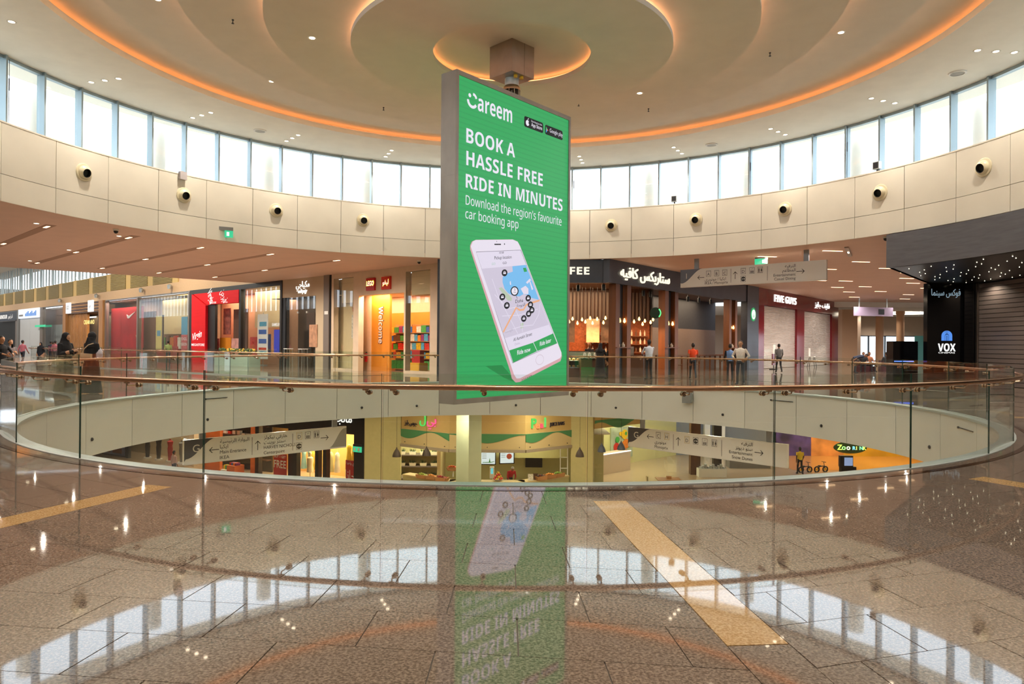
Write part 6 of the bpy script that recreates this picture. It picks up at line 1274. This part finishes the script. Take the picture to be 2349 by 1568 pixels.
def person(label, px, depth, top, pose='stand', turn=0.0, shirt='#444444', pants='#22242a', skin='b', hair='#17120f', sleeve=.9, robe=None, cap=None, gz=0.0, bend=0.0, voxel=.014, long_hair=False, face=True, shoes='#191615', vest=None, pattern=None, facing=None, loc=None):
    x = .063 + (px - 1174.5) / 1621.6 * depth; y = depth - 19.2
    if loc: x, y = loc
    hor = 789.8 + .00796 * (px - 1174.5)
    hgt = (1.605 + (hor - top) * depth / 1621.6) - gz if top > 3 else top
    sit = pose == 'sit'; s = hgt / (1.28 if sit else 1.75)
    t = thing('person', label, 'person', (x, y, gz), R_(turn)); t.scale = (s, s, s)
    J = POSES[pose]; prims = []            # (mesh builder, region function)
    dz = -.47 if sit else 0.0
    tilt = Matrix.Rotation(R_(bend), 4, 'X'); hip = Vector((0, 0, .95 + dz))
    def up_(p): return tilt @ (Vector(p) - hip) + hip if bend else Vector(p)
    samples = []
    def add(mb, reg, upper=True):
        if bend and upper: mb.v = [tuple(up_(v)) for v in mb.v]
        prims.append((mb, reg))
    M = {'skin': 0, 'shirt': 1, 'pants': 2, 'shoes': 3}
    Z = lambda z: z + dz
    m = MB()
    if robe:
        loft(m, [(0, .0, .03, .33, .27), (0, 0, .25, .29, .24), (0, 0, .55, .25, .21), (0, 0, .9, .225, .18), (0, 0, 1.08, .19, .15), (0, 0, 1.28, .21, .145), (0, 0, 1.38, .20, .125), (0, 0, 1.44, .13, .1), (0, 0, 1.5, .075, .07)], 20); add(m, lambda p: 1, False)
    else:
        loft(m, [(0, 0, Z(.84), .155, .115), (0, 0, Z(.93), .175, .13), (0, 0, Z(1.04), .16, .12), (0, 0, Z(1.18), .17, .125), (0, 0, Z(1.31), .195, .125), (0, 0, Z(1.40), .175, .105), (0, 0, Z(1.45), .09, .08)], 16); add(m, (lambda p: 1 if p[2] > Z(.95) else 2))
    m = MB(); capsule(m, (0, .01, Z(1.42)), (0, -.005, Z(1.55)), .06, .055); add(m, lambda p: 1 if robe else 0)
    m = MB(); m.sphere((0, -.015, Z(1.645)), 1, 16, 12, sc=(.079, .099, .112) if not robe else (.098, .118, .128)); m.sphere((0, -.045, Z(1.585)), 1, 12, 8, sc=(.06, .066, .065) if not robe else (.08, .085, .09))
    if not robe:
        m.sphere((0, -.113, Z(1.62)), 1, 8, 6, sc=(.016, .022, .026))
        for e in (-1, 1): m.sphere((e * .08, 0, Z(1.63)), 1, 8, 6, sc=(.014, .024, .034))
        add(m, lambda p: 0)
    else:
        m.sphere((0, -.122, Z(1.625)), 1, 8, 6, sc=(.018, .022, .028))
        add(m, lambda p: 0 if (p[1] < -.075 and ((p[0]) / .062) ** 2 + ((p[2] - 1.615) / .085) ** 2 < 1) else 1)
        m = MB(); loft(m, [(0, .02, 1.32, .21, .15), (0, .02, 1.42, .17, .14), (0, .02, 1.52, .11, .115), (0, .01, 1.6, .098, .11)], 16); add(m, lambda p: 1)
    for i, sd in enumerate((1, -1)):
        sh = Vector((sd * .195, 0, Z(1.385))); el = Vector(J['el'][i]); wr = Vector(J['wr'][i])
        wd = 1.35 if robe else 1.0
        m = MB(); capsule(m, sh, el, .056 * wd, .045 * wd); L1 = (el - sh).length
        add(m, (lambda p, sh=sh, L1=L1: 1 if (Vector(p) - up_(sh)).length < L1 * sleeve * 2 else 0))
        m = MB(); capsule(m, el, wr, .043 * wd * (1.1 if robe else 1), .03 * wd * (1.4 if robe else 1)); L2 = (wr - el).length
        add(m, (lambda p, el=el, L2=L2: 1 if (Vector(p) - up_(el)).length < L2 * max(0, (sleeve - .5) * 2) else 0))
        d = (wr - el).normalized(); side = Vector((-sd, 0, 0)); side = (side - d * side.dot(d)).normalized(); nrm = d.cross(side)
        m = MB(); capsule(m, wr, wr + d * .085, .027, .03); capsule(m, wr + d * .03 + nrm * .02, wr + d * .085 + nrm * .024, .02, .02); capsule(m, wr + d * .03 - nrm * .02, wr + d * .085 - nrm * .024, .02, .02)
        for f, (o_, ln) in enumerate(((.033, .07), (.011, .082), (-.011, .078), (-.033, .06))):
            b0 = wr + d * .095 + nrm * o_; b1 = b0 + d * ln * .55 + nrm * o_ * .15; b2 = b1 + (d * .75 + side * .65).normalized() * ln * .5; capsule(m, b0, b1, .0095, .009, 6); capsule(m, b1, b2, .009, .008, 6)
        b0 = wr + d * .03 + nrm * .03; b1 = b0 + (d * .6 + nrm * .9).normalized() * .045; capsule(m, b0, b1, .012, .011, 6); capsule(m, b1, b1 + (d + nrm * .2).normalized() * .035, .011, .009, 6)
        add(m, lambda p: 0)
        hp = Vector((sd * .09, 0, .90 + dz)); kn = Vector(J['kn'][i]); an = Vector(J['an'][i])
        if not robe:
            m = MB(); capsule(m, hp, kn, .088, .062); add(m, lambda p: 2, False); m = MB(); capsule(m, kn, an, .06, .046); add(m, lambda p: 2, False)
        m = MB(); capsule(m, an + Vector((0, .03, -.035)), an + Vector((sd * .015, -.15, -.045)), .042, .035); add(m, lambda p: 3, False)
    mb = MB(); pid = []
    for k, (q, r) in enumerate(prims): mb.raw(q.v, q.f)
    me = bpy.data.meshes.new('body'); me.from_pydata(mb.v, [], mb.f)
    o = bpy.data.objects.new('body', me); TMP.collection.objects.link(o)
    md = o.modifiers.new('r', 'REMESH'); md.mode = 'VOXEL'; md.voxel_size = voxel
    sm = o.modifiers.new('s', 'SMOOTH'); sm.factor = .5; sm.iterations = 2
    vl = TMP.view_layers[0]; vl.update(); out = bpy.data.meshes.new_from_object(o.evaluated_get(vl.depsgraph)); bpy.data.objects.remove(o); bpy.data.meshes.remove(me)
    out.materials.clear(); _n[0] += 1
    mats = [mat('skin ' + skin, SKIN[skin], .55), mat('cloth ' + (robe or shirt), robe or shirt, .85, noise=.08, scale=20), mat('cloth ' + pants, pants, .85, noise=.08, scale=20), mat('cloth ' + shoes, shoes, .5)]
    if pattern: mats[1] = pattern
    for q in mats: out.materials.append(q)
    if vest: out.materials.append(mat('cloth ' + vest, vest, .85))
    nf = len(out.polygons); cen = np.empty(nf * 3); out.polygons.foreach_get('center', cen); cen = cen.reshape(-1, 3)
    kd = KDTree(sum(len(q.v) for q, r in prims)); own = []
    for k, (q, r) in enumerate(prims):
        for v in q.v: kd.insert(v, len(own)); own.append(k)
    kd.balance(); idx = [own[kd.find(c)[1]] for c in cen]
    reg = [prims[i][1](cen[k]) for k, i in enumerate(idx)]
    if vest: reg = [4 if (g == 1 and abs(cen[k][0]) < .165) else g for k, g in enumerate(reg)]
    out.polygons.foreach_set('material_index', reg); out.polygons.foreach_set('use_smooth', [True] * nf); out.update()
    link('body', out, t)
    fin = lambda mb: [tuple(up_(v)) for v in mb.v] if bend else mb.v
    if not robe:
        m = MB(); m.sphere((0, .002, Z(1.652)), 1, 18, 12, sc=(.086, .108, .118)); keep = []
        for f in m.f:
            c = sum((Vector(m.v[i]) for i in f), Vector()) / len(f)
            if c.z > Z(1.70) or (c.y > -.02 and c.z > Z(1.64)) or (c.y > .03 and c.z > Z(1.56)): keep.append(f)
        m.f = keep; m.m = [0] * len(keep); m.v = fin(m); m.build('hair', mat('hair ' + (cap or hair), cap or hair, .7), t, True)
    if face:
        m = MB()
        for e in (-1, 1): m.sphere((e * .031, -.104 if not robe else -.112, Z(1.645)), .011, 8, 6)
        m.v = fin(m); m.build('eyes', mat('eye', '#151110', .2), t, True)
        m = MB().box(-.022, .022, -.115 if not robe else -.128, -.09, Z(1.571), Z(1.579)); m.v = fin(m); m.build('mouth', mat('lip', '#6e3a30', .5), t)
    return t
def check_mat():
    m = bpy.data.materials.new('checked cloth'); m.use_nodes = True; nt = m.node_tree; b = nt.nodes['Principled BSDF']; tc = nt.nodes.new('ShaderNodeTexCoord')
    w1 = nt.nodes.new('ShaderNodeTexWave'); w1.bands_direction = 'X'; w1.inputs['Scale'].default_value = 4; w2 = nt.nodes.new('ShaderNodeTexWave'); w2.bands_direction = 'Z'; w2.inputs['Scale'].default_value = 4
    mx = nt.nodes.new('ShaderNodeMath'); mx.operation = 'MAXIMUM'; cr = nt.nodes.new('ShaderNodeValToRGB'); cr.color_ramp.elements[0].position = .75; cr.color_ramp.elements[0].color = lin('#23252c'); cr.color_ramp.elements[1].position = .92; cr.color_ramp.elements[1].color = lin('#8d8a86')
    for w in (w1, w2): nt.links.new(tc.outputs['Object'], w.inputs['Vector'])
    nt.links.new(w1.outputs['Fac'], mx.inputs[0]); nt.links.new(w2.outputs['Fac'], mx.inputs[1]); nt.links.new(mx.outputs[0], cr.inputs[0]); nt.links.new(cr.outputs[0], b.inputs['Base Color']); b.inputs['Roughness'].default_value = .85
    return m
BLK_ = '#131217'
# left side
wa = person('person in a black abaya and headscarf in profile, left of the two by the glass', 150, 22.0, 763, 'phone', 80, robe=BLK_, skin='a', sleeve=1.2, voxel=.012)
wb = person('person in a black abaya seen from behind with a beige shoulder bag', 210, 21.6, 762, 'phone', 160, robe='#16151a', skin='a', sleeve=1.2, voxel=.012)
bag = thing('shoulder_bag', 'beige shoulder bag hanging behind the person in black at the glass', 'bag', (wb.location.x + .03, wb.location.y - .30, 1.07), R_(-6))
M_bag = mat('beige leather', '#bda384', .55); MB().prism([(-.16, 0), (.16, .0), (.16, .15), (-.16, .17)], -.04, .04).build('body', M_bag, bag); MB().prism([(-.16, .07), (.16, .05), (.16, .155), (-.16, .175)], -.05, -.04).build('flap', mat('beige leather flap', '#c9b092', .55), bag); MB().tube([(-.15, 0, .16), (-.08, -.0, .3), (.04, .02, .42), (.14, .12, .47)], .014, 6).build('strap', M_bag, bag)
sc_ = thing('folded_shawl', 'pale grey shawl over the right arm of the person in black', 'shawl', (wb.location.x + .24, wb.location.y - .02, 1.02)); mb = MB(); loft(mb, [(0, 0, 0, .06, .1), (.02, 0, .15, .09, .12), (.0, 0, .32, .08, .1), (-.05, 0, .42, .04, .06)], 12); mb.build('cloth', mat('pale shawl', '#b9b3bd', .9, noise=.15, scale=9), sc_, True)
person('person in dark clothes leaning at the far left edge behind the rail', 4, 25.0, 771, 'lean', 70, '#14141a', '#14141a', 'a')
pp = person('person in a grey top holding up a phone at the far left', 24, 28.0, 778, 'phone', 60, '#6d6668', '#26262c', 'a')
tag(Bx('mobile_phone', M_black, None, pp.location.x + .24, pp.location.x + .32, pp.location.y - .3, pp.location.y - .28, 1.32, 1.46), 'dark mobile phone held by the person in grey at the far left', 'phone')
person('person in a pink shirt walking away before the white shop', 52, 46.0, 780, 'walk', 175, '#c06a72', '#2a2c36', 'b', voxel=.018)
person('small person in a black abaya before the white shop', 94, 46.0, 785, 'stand', 0, robe=BLK_, skin='a', voxel=.018)
person('person in dark blue standing before the glass shop, left of three', 117, 52.0, 782, 'stand', 180, '#1f2636', '#1c1d24', 'b', voxel=.018)
person('person in a dusty pink top before the glass shop, middle of three', 122, 53.0, 783, 'stand', 170, '#8a5a66', '#2a2630', 'b', voxel=.018)
person('person in a pink shirt before the glass shop, right of three', 127, 51.0, 781, 'stand', 190, '#b8646c', '#2b2d38', 'b', voxel=.018)
person('person in a green and yellow top before the sports shop window', 386, 52.0, 1.68, 'stand', 200, '#8c9a5a', '#4a4a52', 'b', voxel=.018)
# coffee shop side
person('security guard in a white shirt, dark tie and grey trousers by the slate pillar', 1699, 29.6, 781, 'hips', -35, '#e6ded2', '#3c434e', 'a', hair='#3a2a20', voxel=.013)
person('person in a light blue vest with dark sleeves behind the security guard', 1675, 33.0, 789, 'stand', 165, '#1c1d26', '#22252e', 'b', vest='#6f8fc0', voxel=.014)
person('person in an orange T-shirt seen from behind before the cafe partition', 1590, 34.5, 787, 'walk', 178, '#e04a1e', '#22252e', 'b', sleeve=.5, voxel=.014)
person('person in a white shirt leaning on the coffee shop partition', 1489, 33.5, 779, 'lean', 195, '#c2c8d2', '#1b1c22', 'c', voxel=.014)
person('person in a checked shirt walking towards the roller shutters', 1787, 43.5, 788.5, 'walk', 178, '#3a3d46', '#1b1d26', 'b', pattern=check_mat(), voxel=.015)
person('customer in a black abaya at the coffee counter, left one', 1377, 34.2, 787, 'lean', 150, robe=BLK_, skin='a', voxel=.015)
person('customer in a black abaya at the coffee counter, right one', 1402, 35.1, 791, 'stand', 200, robe='#1a1418', skin='a', voxel=.015)
person('barista in a dark top behind the pastry case', 1352, 37.0, 786, 'stand', 10, '#2a2226', '#1c1c20', 'b', hair='#7a3a30', voxel=.016)
# right hall
person('person bending over beside the seats in the right hall', 1962, 44.0, 1.72, 'stand', 80, '#232c44', '#3a3e44', 'b', bend=75, voxel=.018)
for px, dp, c, L_, tn in ((1981, 46, '#1d1f26', 'seated person in black, left of the group in the right hall', -30), (1994, 47, '#b07050', 'seated person in a tan top in the right hall', 10), (2034, 46.5, '#26282c', 'seated person in dark clothes with the back turned, right hall', 175)):
    p = person(L_, px, dp, 1.30, 'sit', tn, c, '#2a2c33', 'b', voxel=.018)
    c_ = thing('lounge_seat', 'dark maroon seat under the ' + L_.replace('seated ', ''), 'seat', (p.location.x, p.location.y + .05, 0)); Bx('cushion', mat('maroon seat', '#4a1a24', .7), c_, -.3, .3, -.25, .35, 0, .36); Bx('backrest', MATS['maroon seat'], c_, -.3, .3, .35, .45, 0, .75)
# lower floor
person('person in a yellow shirt and black trousers walking on the lower floor', 1835, 44.6, 1.72, 'walk', 178, '#d8b62a', '#14151a', 'c', sleeve=.5, gz=GZ, loc=(18.28, 25.4), voxel=.014)
person('person in a pale pink shirt beside the left wayfinding sign on the lower floor', 402, 41.5, 1.66, 'stand', 150, '#b99a98', '#26262c', 'b', gz=GZ, voxel=.016)
person('juice bar worker in a red shirt and grey cap bending behind the counter', 1172, 38.0, 1.7, 'lean', 20, '#b01820', '#2a2a2e', 'b', cap='#b8b2a8', gz=GZ, bend=40, loc=(.0, 18.9), voxel=.016)
bpy.data.scenes.remove(TMP)
